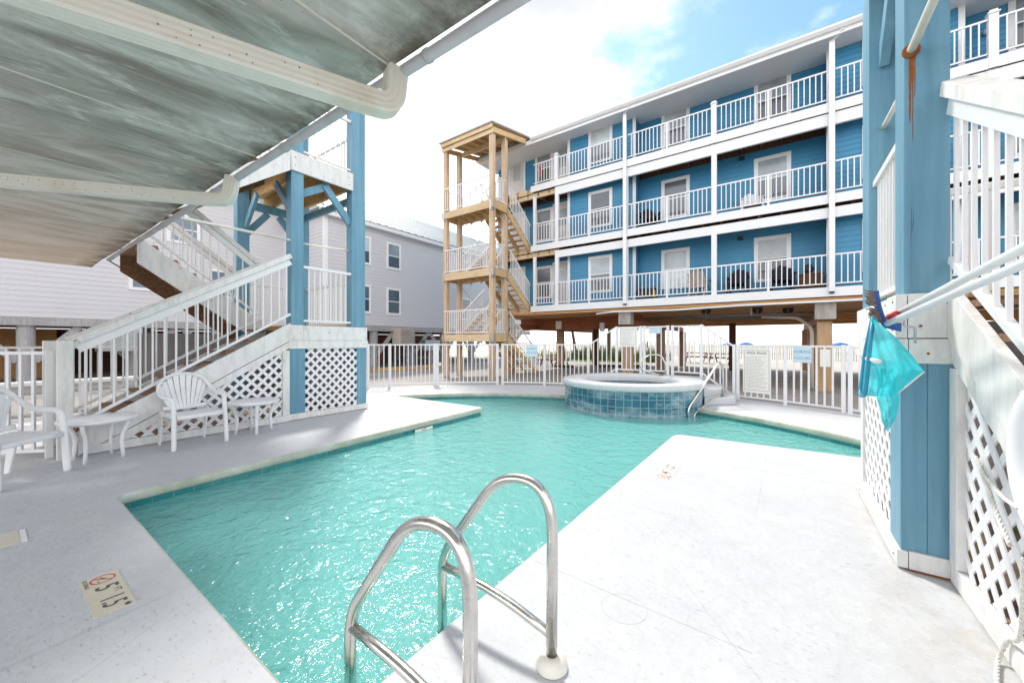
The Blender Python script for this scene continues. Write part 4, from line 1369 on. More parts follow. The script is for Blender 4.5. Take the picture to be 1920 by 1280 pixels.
# bag: rows from the rim edge to the loose edge
lft = [(1634, 598), (1629, 625), (1626, 652), (1622, 680), (1619, 705), (1617, 728), (1622, 742)]
rgt = [(1642, 600), (1680, 632), (1712, 668), (1733, 697), (1708, 717), (1688, 733), (1672, 744)]
def bag(u, v, L=lft, Rr=rgt, d0=2.14, d1=2.05):
    k = u * (len(L) - 1); i = min(int(k), len(L) - 2); f = k - i
    a = (L[i][0] + (L[i + 1][0] - L[i][0]) * f, L[i][1] + (L[i + 1][1] - L[i][1]) * f)
    b = (Rr[i][0] + (Rr[i + 1][0] - Rr[i][0]) * f, Rr[i][1] + (Rr[i + 1][1] - Rr[i][1]) * f)
    s = d0 + (d1 - d0) * v + .020 * math.sin(v * 8 + u * 5) * v + .008 * math.sin(u * 15 + v * 6) + .006 * math.sin(v * 26 + 3 * math.sin(u * 6)) * (1 - .5 * v)
    return cpt(a[0] + (b[0] - a[0]) * v, a[1] + (b[1] - a[1]) * v, s)
MB().grid(bag, 60, 60).build('mesh_bag', M['net'], nt, smooth=True)
l2 = [(1640, 690), (1643, 720), (1641, 745), (1648, 765), (1651, 785), (1660, 806)]
r2 = [(1672, 690), (1679, 725), (1684, 745), (1682, 768), (1676, 788), (1664, 808)]
MB().grid(lambda u, v: bag(u, v, l2, r2, 2.03, 2.0) + Vector((.0, -.01 - .02 * math.sin(v * 7 + u * 3), 0)), 20, 16).build('mesh_bag', M['net'], nt, smooth=True)
ed = [bag(x / 12, 1.0) for x in range(6, 13)]
MB().tube(ed, .004, 6).build('hem', M['plastic'], nt, smooth=True)
hk = MB()
hk.tube(arc_pts([(.60, 2.98, 1.34), (.60, 2.98, 1.43), (.56, 2.98, 1.43), (.555, 2.98, 1.47)], .015, 4), .006, 8)
tag(hk.build('tool_hook', M['galv'], smooth=True), 'small metal hook under the poles on the right tower', 'hook')

lr = thing('life_ring', 'white life ring with rope hung on the right stairs, cut by the photo edge', 'life ring', (.77, 2.30, .98))
ctr = Vector((.765, 2.02, .93))
m_ = MB(); m_.tube([(ctr.x, ctr.y + .27 * math.cos(a * math.pi / 24), ctr.z + .27 * math.sin(a * math.pi / 24)) for a in range(48)], .058, 16, flat=1.0, closed=True)
m_.build('ring', M['ring'], lr, smooth=True)
m_ = MB()
for j in range(3):
    pts = []
    for k in range(90):
        a = math.pi * 2 * k / 89
        w_ = .335 + .012 * math.sin(4 * a)
        ph = k * .9 + j * 2.094
        pts.append((ctr.x - .02 + .006 * math.cos(ph), ctr.y + (w_ + .006 * math.sin(ph)) * math.cos(a), ctr.z + (w_ + .006 * math.sin(ph)) * math.sin(a)))
    m_.tube(pts, .007, 6)
m_.build('grab_rope', M['rope'], lr, smooth=True)
m_ = MB()
def twist(pts, r_=.0075):
    P_ = arc_pts(pts, .12, 8)
    Q = []
    for a_, b_ in zip(P_, P_[1:]):
        n_ = max(1, int((b_ - a_).length / .008))
        Q += [a_.lerp(b_, k / n_) for k in range(n_)]
    for j in range(3):
        m_.tube([q + Vector((.0045 * math.cos(k * .8 + j * 2.094), .002 * math.sin(k * .8 + j * 2.094), .0045 * math.sin(k * .8 + j * 2.094))) for k, q in enumerate(Q)], r_ * .62, 5)
twist([(.785, 2.86, .78), (.765, 2.66, .725), (.74, 2.42, .71), (.71, 2.2, .74)])
twist([(.785, 2.85, .77), (.76, 2.62, .69), (.735, 2.46, .62), (.72, 2.3, .56)])
twist([(.72, 2.2, .56), (.765, 2.36, .17), (.765, 2.47, .12), (.75, 2.50, .012), (.715, 2.40, .010), (.66, 2.2, .010)])
m_.build('throw_rope', M['rope'], lr, smooth=True)

# ------------------------------------------------------------------ blue apartment building
BX0, BX1 = -12.4, 12.0
YP, YR, YB = 15.55, 16.15, 27.0
YF = 15.0
DZ = [3.0, 5.83, 8.62]
bld = thing('apartment_building', 'three storey blue apartment block on timber columns with white balconies', 'building', (0, 18, GZ))
def bp(name, mat, fn, parent=bld, bevel=0.0, smooth=False, normals=True):
    m_ = MB(); fn(m_); return m_.build(name, mat, parent, bevel=bevel, smooth=smooth, normals=normals)
# wall plan: recess / projecting bay / recess / projecting / recess
plan = [(-12.4, -7.92, YR), (-7.92, -4.87, YP), (-4.87, 1.19, YR), (1.19, 4.05, YP), (4.05, 10.1, YR), (10.1, 12.0, YP)]
for fl, z in enumerate(DZ):
    top = (DZ[fl + 1] - .25) if fl < 2 else 10.50
    def w_(m_):
        for i, (a, b, y) in enumerate(plan):
            siding(m_, (a, y), (b, y), z - .02, top)
            if i + 1 < len(plan):
                y2 = plan[i + 1][2]
                if y2 < y: siding(m_, (b, y), (b, y2), z - .02, top)
                else: siding(m_, (b, y), (b, y2), z - .02, top)
        siding(m_, (-12.4, YB), (-12.4, YR), z - .02, top)
    bp('wall', M['blue_siding'], w_, normals=False)
    for i, (a, b, y) in enumerate(plan):
        if y == YP and a < 9:
            bp('corner_trim', M['white_trim'], lambda m_: m_.box(a - .025, a + .10, y - .03, y + .02, z - .02, top))
            bp('corner_trim', M['white_trim'], lambda m_: m_.box(b - .10, b + .025, y - .03, y + .02, z - .02, top))
bp('core', M['blue_siding'], lambda m_: m_.box(-12.35, 12.0, YR + .06, YB, 2.75, 10.48))
def bwindow(x0, x1, y, z0, z1, kind):
    f_ = MB()
    tw = .13
    yf = y - .045
    f_.box(x0, x0 + tw, yf, y + .02, z0, z1); f_.box(x1 - tw, x1, yf, y + .02, z0, z1)
    f_.box(x0 + tw, x1 - tw, yf - .002, y + .02, z1 - tw, z1); f_.box(x0 + tw, x1 - tw, yf - .002, y + .02, z0, z0 + tw * .8)
    f_.box(x0 + tw, x1 - tw, yf + .012, y + .01, (z0 + z1) / 2 - .02, (z0 + z1) / 2 + .025)
    w = f_.build('window', M['white_trim'], bld, bevel=.004)
    a, b = x0 + tw, x1 - tw
    zm = (z0 + z1) / 2
    up, lo = {'blind': (M['blind'], M['blind']), 'half': (M['blind'], M['blind_grey']), 'grey': (M['blind_grey'], M['blind_grey']), 'dark': (M['glass_dark'], M['glass_dark']), 'slat': (M['blind'], M['glass_dark'])}[kind]
    MB().box(a, b, yf + .018, y + .008, zm + .025, z1 - tw).build('pane', up, w)
    MB().box(a, b, yf + .020, y + .008, z0 + tw * .8, zm - .02).build('pane', lo, w)
    if kind == 'slat':
        m_ = MB()
        z = zm - .2
        while z < z1 - tw - .02:
            m_.box(a + .01, b - .01, yf + .006, yf + .017, z, z + .012)
            z += .045
        m_.build('blind', M['ink_faint'], w)
    return w
kinds = [['grey', 'half', 'blind', 'slat'], ['grey', 'grey', 'grey', 'half'], ['half', 'half', 'half', 'half']]
for fl, z in enumerate(DZ):
    zb, ztp = z + .46, z + 2.06
    k_ = kinds[fl]
    bwindow(-10.05, -9.05, YR, zb, ztp, k_[0])
    bwindow(-6.92, -5.83, YP, zb, ztp, k_[1])
    bwindow(-3.99, -2.92, YR, zb, ztp, k_[2])
    bwindow(-.80, .28, YR, zb, ztp, k_[3])
    bwindow(2.0, 3.05, YP, zb, ztp, 'half')
    bwindow(5.0, 6.0, YR, zb, ztp, 'half')
    for x in (-8.95, 7.0, -11.6):
        d = bp('door', M['door'], lambda m_: m_.box(x, x + .86, YR - .035, YR + .02, z + .0, z + 2.08), bevel=.004)
        bp('door_frame', M['white_trim'], lambda m_: (m_.box(x - .1, x - .002, YR - .05, YR + .02, z, z + 2.18), m_.box(x + .862, x + .96, YR - .05, YR + .02, z, z + 2.18), m_.box(x - .002, x + .862, YR - .05, YR + .02, z + 2.082, z + 2.18)), d)
        bp('door_pane', M['blind'], lambda m_: m_.box(x + .2, x + .66, YR - .042, YR - .036, z + 1.05, z + 1.85), d)
        bp('handle', M['galv'], lambda m_: m_.tube([(x + .78, YR - .07, z + 1.0), (x + .78, YR - .036, z + 1.0)], .025, 10), d)
# balcony decks
for fl, z in enumerate(DZ):
    xl = -9.60
    bp('balcony_deck', M['dark_wood'], lambda m_: m_.box(xl, BX1, YF + .04, YR + .05, z - .05, z - .005))
    bp('balcony_deck', M['pine_x'], lambda m_: m_.box(-12.6, xl - .01, YF + .25, YR + .05, z - .08, z - .01))
    bp('edge_board', M['white_trim'], lambda m_: m_.box(xl, BX1, YF, YF + .038, z - .28, z + .005), bevel=.004)
    bp('edge_board', M['white_trim'], lambda m_: m_.box(xl, xl + .038, YF + .04, YR, z - .282, z + .002), bevel=.004)
    if fl:
        bp('beam', M['white_trim'], lambda m_: m_.box(-8.30, BX1, YF + .055, YF + .15, z - (.66 if fl == 2 else .70), z - (.30 if fl == 2 else .385)), bevel=.004)
        bp('beam', M['pine_x'], lambda m_: m_.box(-11.2, -8.20, YF + .16, YF + .26, z - .52, z - .29))
        for (a, b, y) in plan:
            bp('ledger_board', M['dark_wood'], lambda m_: m_.box(a + .03, b - .03, y - .07, y - .022, z - .47, z - .055))
        x = -12.2
        while x < 12:
            bp('joist', M['dark_wood'], lambda m_: m_.box(x, x + .05, YF + .16, YR - .075, z - .46, z - .052))
            x += .58
# posts
PXs = [-8.25, -5.10, -1.94, 1.25, 4.42, 7.6, 10.8]
for i, x in enumerate(PXs):
    for z0, z1 in ((3.0, DZ[1] - .385), (DZ[1], DZ[2] - .30)):
        bp('post', M['white_trim'], lambda m_: m_.box(x - .085, x + .085, YF + .045, YF + .165, z0, z1), bevel=.006)
    if x in (-8.25, -1.94, 4.42, 10.8):
        bp('rail_post', M['white_trim'], lambda m_: (m_.box(x - .085, x + .085, YF - .02, YF + .14, 8.34, 9.72)), bevel=.006)
        bp('post_cap', M['white_trim'], lambda m_: (m_.box(x - .11, x + .11, YF - .045, YF + .165, 9.722, 9.76), m_.box(x - .075, x + .075, YF - .01, YF + .13, 9.762, 9.83)), bevel=.01)
    else:
        dpz = 2.86
        bp('downspout', M['white_metal'], lambda m_: (m_.box(x - .07, x + .07, YF - .10, YF - .012, dpz, 10.46), ), bevel=.012)
        bp('downspout_outlet', M['black'], lambda m_: m_.box(x - .06, x + .06, YF - .095, YF - .015, dpz - .05, dpz - .002))
        bp('gutter_elbow', M['white_metal'], lambda m_: m_.bar((x, YF - .06, 10.44), (x + .25, YF - .28, 10.56), .09, .08))
for z0, z1 in ((3.0, 5.3), (DZ[1], 8.1)):
    bp('post', M['white_trim'], lambda m_: m_.box(-9.50, -9.36, YF + .045, YF + .155, z0, z1), bevel=.006)
# railings
def brail(m_, x0, x1, z, y=YF + .055):
    m_.box(x0, x1, y - .022, y + .022, z + .975, z + 1.02)
    m_.box(x0, x1, y - .016, y + .016, z + .10, z + .135)
    n_ = max(2, round((x1 - x0) / .142))
    for k in range(1, n_):
        x = x0 + (x1 - x0) * k / n_
        m_.box(x - .014, x + .014, y - .014, y + .014, z + .135, z + .975)
    if x1 - x0 > 2.0:
        xm = (x0 + x1) / 2
        m_.box(xm - .032, xm + .032, y - .03, y + .03, z + .006, z + 1.0)
for fl, z in enumerate(DZ):
    xs_ = [-9.56] + PXs + [12.0]
    for a, b in zip(xs_, xs_[1:]):
        bp('railing', M['white_metal'], lambda m_: brail(m_, a + .09, b - .09, z))
# roof, soffit, gutter
bp('soffit', M['white_trim'], lambda m_: m_.box(-12.75, 12.4, YF - .22, YR + .3, 10.505, 10.53))
bp('fascia_board', M['white_trim'], lambda m_: m_.box(-12.78, 12.4, YF - .26, YF - .222, 10.46, 10.66), bevel=.004)
bp('gutter', M['white_metal'], lambda m_: m_.prism([(-9.4, YF - .262, 10.58), (-9.4, YF - .262, 10.72), (-9.4, YF - .40, 10.72), (-9.4, YF - .40, 10.66), (-9.4, YF - .33, 10.58)], (21.8, 0, 0)), bevel=.006)
bp('roof', M['roof_metal'], lambda m_: m_.prism([(-12.9, YF - .30, 10.725), (-12.9, YB + .4, 10.725), (-12.9, 21.3, 12.3)], (25.4, 0, 0)))
# a light fitting on the third floor right, small wall fittings
bp('wall_lamp', M['blind'], lambda m_: m_.lathe(4.62, YR - .10, [(0, 9.95), (.07, 9.93), (.09, 9.86), (.06, 9.79), (0, 9.78)], 14), smooth=True)
for x, z in ((-1.3, 5.05), (-1.25, 7.95)):
    bp('wall_fitting', M['black'], lambda m_: m_.box(x, x + .16, YR - .12, YR - .02, z, z + .12), bevel=.01)
# undercroft
bp('undercroft_ceiling', M['brown_ply'], lambda m_: m_.box(-12.4, 12.0, YF + .05, YB, 2.60, 2.69))
bp('conduit', M['white_metal'], lambda m_: m_.tube([(-6.3, YF - .06, 2.50), (-5.6, YF - .05, 2.56), (-3.2, YF - .05, 2.52), (-1.2, YF - .05, 2.57), (12.0, YF - .05, 2.59)], .035, 10), smooth=True)
for y, mt in ((15.75, 'rust_ply'), (21.0, 'brown_ply'), (26.6, 'brown_ply')):
    if y == 15.75: continue
    bp('girder', M[mt], lambda m_: m_.box(-12.4, 12.0, y - .14, y + .14, 2.24 if y < 22 else 2.30, 2.598))
colx = [-11.2, -5.21, 1.12, 7.5]
for x in colx:
    bp('girder', M['rust_ply'] if x < 0 else M['brown_ply'], lambda m_: m_.box(x - .13, x + .13, 15.62, 26.4, 1.98, 2.236))
    bp('column_cap', M['cap'], lambda m_: m_.box(x - .26, x + .26, 15.22, 15.60, 2.04, 2.58), bevel=.02)
    for y in (15.62, 20.9, 26.3):
        bp('column', M['tan_column'], lambda m_: m_.box(x - .19, x + .19, y - .16, y + .22, GZ, 1.978), bevel=.02)
    bp('knee_brace', M['tan_column'], lambda m_: m_.bar((x + .1, 16.6, 1.96), (x - .1, 15.85, 1.15), .12, .14))
for x in (-10.2, -8.0, -2.2, 4.4):
    bp('column', M['dark_wood'], lambda m_: m_.box(x - .16, x + .16, 24.0, 24.3, GZ, 2.59), bevel=.02)
for x, y0 in ((-.9, 16.2), (-2.6, 17.5), (-.2, 19.0)):
    bp('pipe', M['grey_pvc'], lambda m_: m_.tube([(x - 2.6, y0 + .3, 2.36), (x, y0 + .3, 2.33), (x + 1.9, y0 + .4, 2.30)], .045, 10), smooth=True)
    bp('pipe_hanger', M['galv'], lambda m_: m_.box(x - .02, x + .02, y0 + .26, y0 + .34, 2.3, 2.595))
bp('drain_pipe', M['pvc'], lambda m_: m_.tube(arc_pts([(-.6, 17.2, 2.28), (.5, 17.0, 2.2), (.86, 16.6, 1.8), (.86, 16.6, GZ)], .2, 6), .055, 12), smooth=True)
for x, y in ((-2.3, 15.9), (-.7, 16.4), (.2, 17.2), (2.4, 16.2)):
    bp('flood_lamp', M['black'], lambda m_: (m_.box(x - .16, x + .16, y - .05, y + .05, 2.50, 2.58), m_.bar((x - .12, y - .06, 2.49), (x - .05, y - .16, 2.40), .09, .09), m_.bar((x + .12, y - .06, 2.49), (x + .05, y - .16, 2.40), .09, .09)), bevel=.01)
bp('electric_box', M['sign_white'], lambda m_: m_.box(-9.95, -9.62, 18.05, 18.15, 2.02, 2.45), bevel=.01)
bp('electric_box', M['sign_white'], lambda m_: m_.box(-7.45, -7.2, 18.05, 18.15, 1.85, 2.3), bevel=.01)
bp('girder', M['rust_ply'], lambda m_: m_.box(-12.3, -5.35, 18.16, 18.34, 1.98, 2.595))
bp('notice', M['sign_white'], lambda m_: m_.box(1.0, 1.26, 15.445, 15.456, .55, 1.1))

# things standing on the balconies
def slat_chair(label, mat, loc, rz, group, seat_h=.38):
    t = thing('balcony_chair', label, 'chair', (0, 0, 0), group)
    m_ = MB(); m_.prism([(-.28, -.3, 0), (-.28, .3, 0), (.28, .3, .05), (.28, -.3, .05)], (0, 0, .04))
    m_.v = [(x, y, z + seat_h - .05) for x, y, z in m_.v]; m_.build('seat', mat, t, bevel=.01)
    m_ = MB()
    for k in range(5):
        y = -.24 + .12 * k; h = .60 - .08 * abs(k - 2) ** 1.3 * .6
        m_.bar((-.24, y, seat_h - .02), (-.42, y, seat_h + h), .115, .025, up=(1, 0, .3))
    m_.build('backrest', mat, t, bevel=.01)
    for s_ in (-1, 1):
        m_ = MB(); m_.bar((.30, s_ * .30, 0), (.26, s_ * .30, seat_h + .2), .06, .04); m_.build('leg', mat, t)
        m_ = MB(); m_.bar((-.40, s_ * .28, 0), (-.2, s_ * .28, seat_h), .06, .04); m_.build('leg', mat, t)
        m_ = MB(); m_.bar((-.30, s_ * .32, seat_h + .215), (.34, s_ * .32, seat_h + .215), .10, .03); m_.build('armrest', mat, t)
    t.location = loc; t.rotation_euler = (0, 0, rz)
    return t
gb = 'chairs on the balconies'
slat_chair('beige balcony chair on the first floor, before the bright window', M['beige'], (-2.45, 15.58, 3.0), R(75), gb)
slat_chair('dark balcony chair on the first floor, left of the slatted window', M['dark_fabric'], (-1.25, 15.62, 3.0), R(-90), gb)
slat_chair('dark balcony chair on the first floor, before the slatted window', M['dark_fabric'], (.02, 15.62, 3.0), R(-85), gb)
slat_chair('white low chair on the second floor balcony', M['plastic'], (-.85, 15.55, DZ[1] - .12), R(-80), gb, .32)
slat_chair('dark chair on the second floor balcony near the downspout', M['dark_fabric'], (-4.3, 15.6, DZ[1]), R(-60), gb)
t = thing('side_board', 'brown slatted chest with black round pot on the first floor balcony', 'chest', (.78, 15.55, 3.0))
MB().box(.50, 1.08, 15.35, 15.85, 3.06, 3.50).build('body', M['dark_wood'], t, bevel=.01)
MB().box(.47, 1.11, 15.32, 15.88, 3.502, 3.53).build('top', M['tread'], t, bevel=.005)
for x in (.52, 1.02):
    MB().box(x, x + .05, 15.37, 15.83, 3.0, 3.058).build('leg', M['dark_wood'], t)
t = MB(); t.lathe(.72, 15.55, [(0, 3.53), (.08, 3.53), (.13, 3.62), (.14, 3.72), (.09, 3.82), (.05, 3.84), (.0, 3.84)], 20)
tag(t.build('round_pot', M['black'], smooth=True), 'black round pot standing on the brown chest on the balcony', 'pot')
t = thing('storage_bin', 'black storage bin on the first floor balcony beside the corner', 'bin', (-4.35, 15.6, 3.0))
MB().box(-4.75, -4.05, 15.40, 15.80, 3.0, 3.42).build('body', M['black'], t, bevel=.02)
MB().box(-4.78, -4.02, 15.37, 15.83, 3.422, 3.46).build('lid', M['dark_fabric'], t, bevel=.01)
MB().box(-4.10, -4.04, 15.385, 15.398, 3.1, 3.38).build('sticker', M['yellow'], t)
m_ = MB()
m_.grid(lambda u, v: (-9.35 - .02 + .16 * u, YF + .31 + .02 * math.sin(u * 8), DZ[2] + .98 - .48 * v), 8, 8)
tag(m_.build('red_towel', M['red'], smooth=True), 'red towel hanging on the third floor rail beside the wooden tower', 'towel')

# ------------------------------------------------------------------ new wooden stair tower
XL, XR = -12.62, -9.74
TYF = 12.3
tw = thing('wooden_stair_tower', 'new yellow pine stair tower with metal roof and white rails', 'stair tower', (-11.2, 13, GZ))
def tp(name, mat, fn, bevel=0.0, smooth=False):
    m_ = MB(); fn(m_); return m_.build(name, mat, tw, bevel=bevel, smooth=smooth)
TYB = 13.36
for x in (XL, XR - .2):
    for y, zt_ in ((TYF, 10.0), (TYB - .2, 10.22)):
        tp('post', M['pine_z'], lambda m_: m_.box(x, x + .2, y, y + .2, GZ, zt_), .006)
LZ = [1.66, 4.41, 7.22]
for z in LZ:
    tp('rim_beam', M['pine_x'], lambda m_: m_.box(XL - .0, XR, TYF - .05, TYF - .002, z - .31, z), .004)
    tp('rim_beam', M['pine_y'], lambda m_: m_.box(XR + .002, XR + .05, TYF - .05, TYB, z - .312, z - .002), .004)
    tp('rim_beam', M['pine_y'], lambda m_: m_.box(XL - .05, XL - .002, TYF - .05, TYB, z - .312, z - .002), .004)
    tp('rim_beam', M['pine_x'], lambda m_: m_.box(XL, XR, TYB + .002, TYB + .05, z - .31, z - .001), .004)
    tp('landing_deck', M['pine_x'], lambda m_: m_.box(XL + .202, XR - .202, TYF, TYB, z - .04, z - .003))
    tp('landing_deck', M['pine_x'], lambda m_: (m_.box(XL + .002, XL + .2, TYF + .202, TYB - .202, z - .04, z - .003), m_.box(XR - .2, XR - .002, TYF + .202, TYB - .202, z - .04, z - .003)))
    for k in range(5):
        x = XL + .45 + k * .48
        tp('joist', M['pine_y'], lambda m_: m_.box(x, x + .045, TYF, TYB, z - .25, z - .042))
    for x in (XL + .02, XR - .13):
        for y in (TYF - .058,):
            tp('bracket', M['galv'], lambda m_: m_.box(x, x + .10, y - .004, y + .006, z - .40, z + .02))
    tp('bracket', M['galv'], lambda m_: m_.box(XR + .052, XR + .06, TYF + .02, TYF + .12, z - .40, z + .02))
    tp('bracket', M['galv'], lambda m_: m_.box(XR + .052, XR + .06, TYB - .14, TYB - .04, z - .40, z + .02))
    def rl(m_, p, q, zz0, zz1, h=1.05, pitch=.115, b0=.08):
        p, q = Vector(p), Vector(q)
        m_.bar((p.x, p.y, zz0 + h), (q.x, q.y, zz1 + h), .045, .04)
        m_.bar((p.x, p.y, zz0 + b0), (q.x, q.y, zz1 + b0), .035, .035)
        nn = max(2, round((q - p).length / pitch))
        for k in range(1, nn):
            t_ = k / nn; c = p.lerp(q, t_); zz = zz0 + (zz1 - zz0) * t_
            m_.box(c.x - .011, c.x + .011, c.y - .011, c.y + .011, zz + b0, zz + h)
    tp('railing', M['white_metal'], lambda m_: rl(m_, (XL + .08, TYF - .03), (XR - .20, TYF - .03), z, z))
    tp('railing', M['white_metal'], lambda m_: rl(m_, (XR + .02, TYF + .2), (XR + .02, TYB - .2), z, z))
    tp('railing', M['white_metal'], lambda m_: rl(m_, (XL + .1, TYF + .2), (XL + .1, TYB - .2), z, z))
# roof
tp('roof_beam', M['pine_x'], lambda m_: m_.box(XL - .05, XR + .05, TYF - .05, TYF - .002, 9.98, 10.20), .004)
tp('roof_beam', M['pine_x'], lambda m_: m_.box(XL, XR, TYB - .1, TYB - .03, 10.1, 10.3), .004)
for x in (XL - .05, XR + .002):
    tp('roof_beam', M['pine_y'], lambda m_: m_.bar((x + .024, TYF - .0, 10.12), (x + .024, 15.2, 10.76), .048, .22))
for k in range(6):
    x = XL + .25 + k * .47
    tp('rafter', M['pine_y'], lambda m_: m_.bar((x, TYF - .09, 10.26), (x, 15.3, 10.90), .045, .13))
tp('roof_deck', M['pine_y'], lambda m_: m_.bar(((XL + XR) / 2, TYF - .16, 10.338), ((XL + XR) / 2, 15.3, 10.985), XR - XL + .14, .02))
tp('fascia_board', M['pine_x'], lambda m_: m_.box(XL - .07, XR + .07, TYF - .135, TYF - .095, 10.16, 10.325), .004)
tp('roof', M['tower_metal'], lambda m_: m_.bar(((XL + XR) / 2, TYF - .22, 10.375), ((XL + XR) / 2, 15.35, 11.04), XR - XL + .26, .075))
tp('rib', M['tower_metal'], lambda m_: [m_.bar((XL - .05 + .295 * k, TYF - .22, 10.42), (XL - .05 + .295 * k, 15.35, 11.085), .03, .035) for k in range(11)])
# flights
def tflight(x0, x1, ya, za, yb, zb, n_):
    for x in (x0, x1, (x0 + x1) / 2):
        tp('stringer', M['pine_y'], lambda m_: m_.prism([(x - .022, ya, za - .02), (x - .022, yb, zb + .02), (x - .022, yb, max(zb - .30, GZ)), (x - .022, ya, za - .36)], (.044, 0, 0)), .003)
    for k in range(n_):
        y0 = ya + (yb - ya) * k / n_; y1 = ya + (yb - ya) * (k + 1) / n_
        z = za + (zb - za) * (k + .5) / n_
        tp('tread', M['pine_x'], lambda m_: m_.box(min(x0, x1) - .03, max(x0, x1) + .03, y0 + .02, y1 + .03, z, z + .038))
    for x in (x0 + .03, x1 - .03):
        tp('railing', M['white_metal'], lambda m_: rl(m_, (x, ya + .05), (x, yb), za, zb, 1.02, .115, .12))
xa, xb, xc, xd = XR - .03, XR - 1.30, XL + 1.30, XL + .05
tflight(xa, xb, TYB + .06, LZ[2] - .03, 15.2, DZ[1], 7)
tflight(xa, xb, TYB + .06, LZ[1] - .03, 15.2, DZ[0], 7)
tflight(xa, xb, TYB + .06, LZ[0] - .03, 15.85, GZ + .05, 10)
tflight(xc, xd, TYB + .06, LZ[0] - .03, 15.2, DZ[0], 7)
tflight(xc, xd, TYB + .06, LZ[1] - .03, 15.2, DZ[1], 7)
tflight(xc, xd, TYB + .06, LZ[2] - .03, 15.2, DZ[2], 7)
for z in DZ:
    tp('header', M['pine_x'], lambda m_: m_.box(XL, XR + .12, 15.16, 15.235, z - .34, z - .085), .004)
for za in (GZ + .1, 1.7, 4.5, 7.3):
    h = 2.3 if za > 0 else 1.3
    tp('cross_cable', M['galv'], lambda m_: (m_.tube([(XL + .1, TYB - .1, za + h), (XR - .1, TYB - .1, za)], .009, 6), m_.tube([(XL + .1, TYB - .1, za), (XR - .1, TYB - .1, za + h)], .009, 6)))

# ------------------------------------------------------------------ grey stilt house on the left
hs = thing('stilt_house', 'pale grey two storey house on piles with a metal roof', 'house', (-20, 8, GZ))
def hp(name, mat, fn, parent=hs, bevel=0.0, smooth=False, normals=True):
    m_ = MB(); fn(m_); return m_.build(name, mat, parent, bevel=bevel, smooth=smooth, normals=normals)
HX1, HX2 = -23.3, -19.3
YC = 10.35
ZB, ZE = 2.28, 8.05
hp('wall', M['grey_siding'], lambda m_: (siding(m_, (HX1, -14), (HX1, YC), ZB, ZE + .6, .2), ), normals=False)
hp('wall', M['grey_siding'], lambda m_: (siding(m_, (HX1, YC), (HX2, YC), ZB, ZE + .6, .2), ), normals=False)
hp('wall', M['grey_siding'], lambda m_: (siding(m_, (HX2, YC), (HX2, 30), ZB, ZE, .2), ), normals=False)
hp('core', M['grey_siding'], lambda m_: (m_.box(-34, HX2 - .06, YC + .06, 30, ZB + .02, ZE - .05), m_.box(-34, HX1 - .06, -14, YC + .04, ZB + .02, ZE - .05)))
hp('corner_trim', M['white_trim'], lambda m_: (m_.box(HX2 - .16, HX2 + .03, YC - .03, YC + .16, ZB, ZE)), bevel=.004)
hp('corner_trim', M['white_trim'], lambda m_: (m_.box(HX1 + .0, HX1 + .18, YC - .20, YC - .02, ZB, ZE)), bevel=.004)
hp('eave_board', M['white_trim'], lambda m_: m_.box(HX2 + .30, HX2 + .36, YC - .45, 30.3, ZE - .18, ZE + .06), bevel=.004)
hp('soffit', M['white_trim'], lambda m_: m_.box(HX2 - .1, HX2 + .30, YC - .4, 30.3, ZE - .16, ZE - .12))
hp('roof', M['roof_metal'], lambda m_: m_.prism([(HX2 + .42, YC - .5, ZE + .07), (-29.7, YC - .5, ZE + .07), (-24.3, YC - .5, ZE + 3.25)], (0, 20.8, 0)))
hp('roof_rib', M['roof_metal'], lambda m_: [m_.bar((HX2 + .42, YC - .3 + .55 * k, ZE + .085), (-24.3, YC - .3 + .55 * k, ZE + 3.265), .04, .05) for k in range(37)])
hp('roof', M['roof_metal'], lambda m_: m_.prism([(HX1 + .4, -14.5, ZE + .65), (-34, -14.5, ZE + .65), (-28.5, -14.5, ZE + 3.0)], (0, 14 + YC - .1, 0)))
def hwindow(axis, a0, a1, z0, z1, c, upper, lower):
    f_ = MB()
    tw_ = .13
    def bx(m_, u0, u1, w0, w1, d0, d1):
        m_.box(c + d0, c + d1, u0, u1, w0, w1) if axis == 'x' else m_.box(u0, u1, c - d1, c - d0, w0, w1)
    zm = (z0 + z1) / 2
    bx(f_, a0, a0 + tw_, z0, z1, -.01, .06); bx(f_, a1 - tw_, a1, z0, z1, -.01, .06)
    bx(f_, a0 + tw_, a1 - tw_, z1 - tw_, z1, -.01, .062); bx(f_, a0 + tw_, a1 - tw_, z0, z0 + tw_, -.01, .062)
    bx(f_, a0 + tw_, a1 - tw_, zm - .025, zm + .025, -.01, .045)
    w = f_.build('window', M['white_trim'], hs, bevel=.004)
    p_ = MB(); bx(p_, a0 + tw_, a1 - tw_, zm + .025, z1 - tw_, -.01, .032); p_.build('pane', upper, w)
    p_ = MB(); bx(p_, a0 + tw_, a1 - tw_, z0 + tw_, zm - .025, -.01, .032); p_.build('pane', lower, w)
for y in (12.0, 14.1, 20.6, 24.5):
    hwindow('x', y, y + 1.05, 2.95, 4.60, HX2, M['blind_grey'], M['glass_dark'])
    hwindow('x', y, y + 1.05, 5.72, 7.35, HX2, M['blind'], M['glass_dark'])
for y, z0, z1 in ((3.75, 3.62, 5.0), (5.0, 6.0, 7.4), (6.6, 3.55, 5.0), (-4.0, 3.62, 5.0)):
    hwindow('x', y, y + 1.25, z0, z1, HX1, M['glass_blue'], M['glass_blue'])
hp('base_beam', M['grey_wood'], lambda m_: m_.box(HX2 - .15, HX2 + .05, YC, 30, ZB - .32, ZB - .01))
hp('base_beam', M['grey_wood'], lambda m_: m_.box(HX1 - .15, HX1 + .05, -14, YC, ZB - .32, ZB - .01))
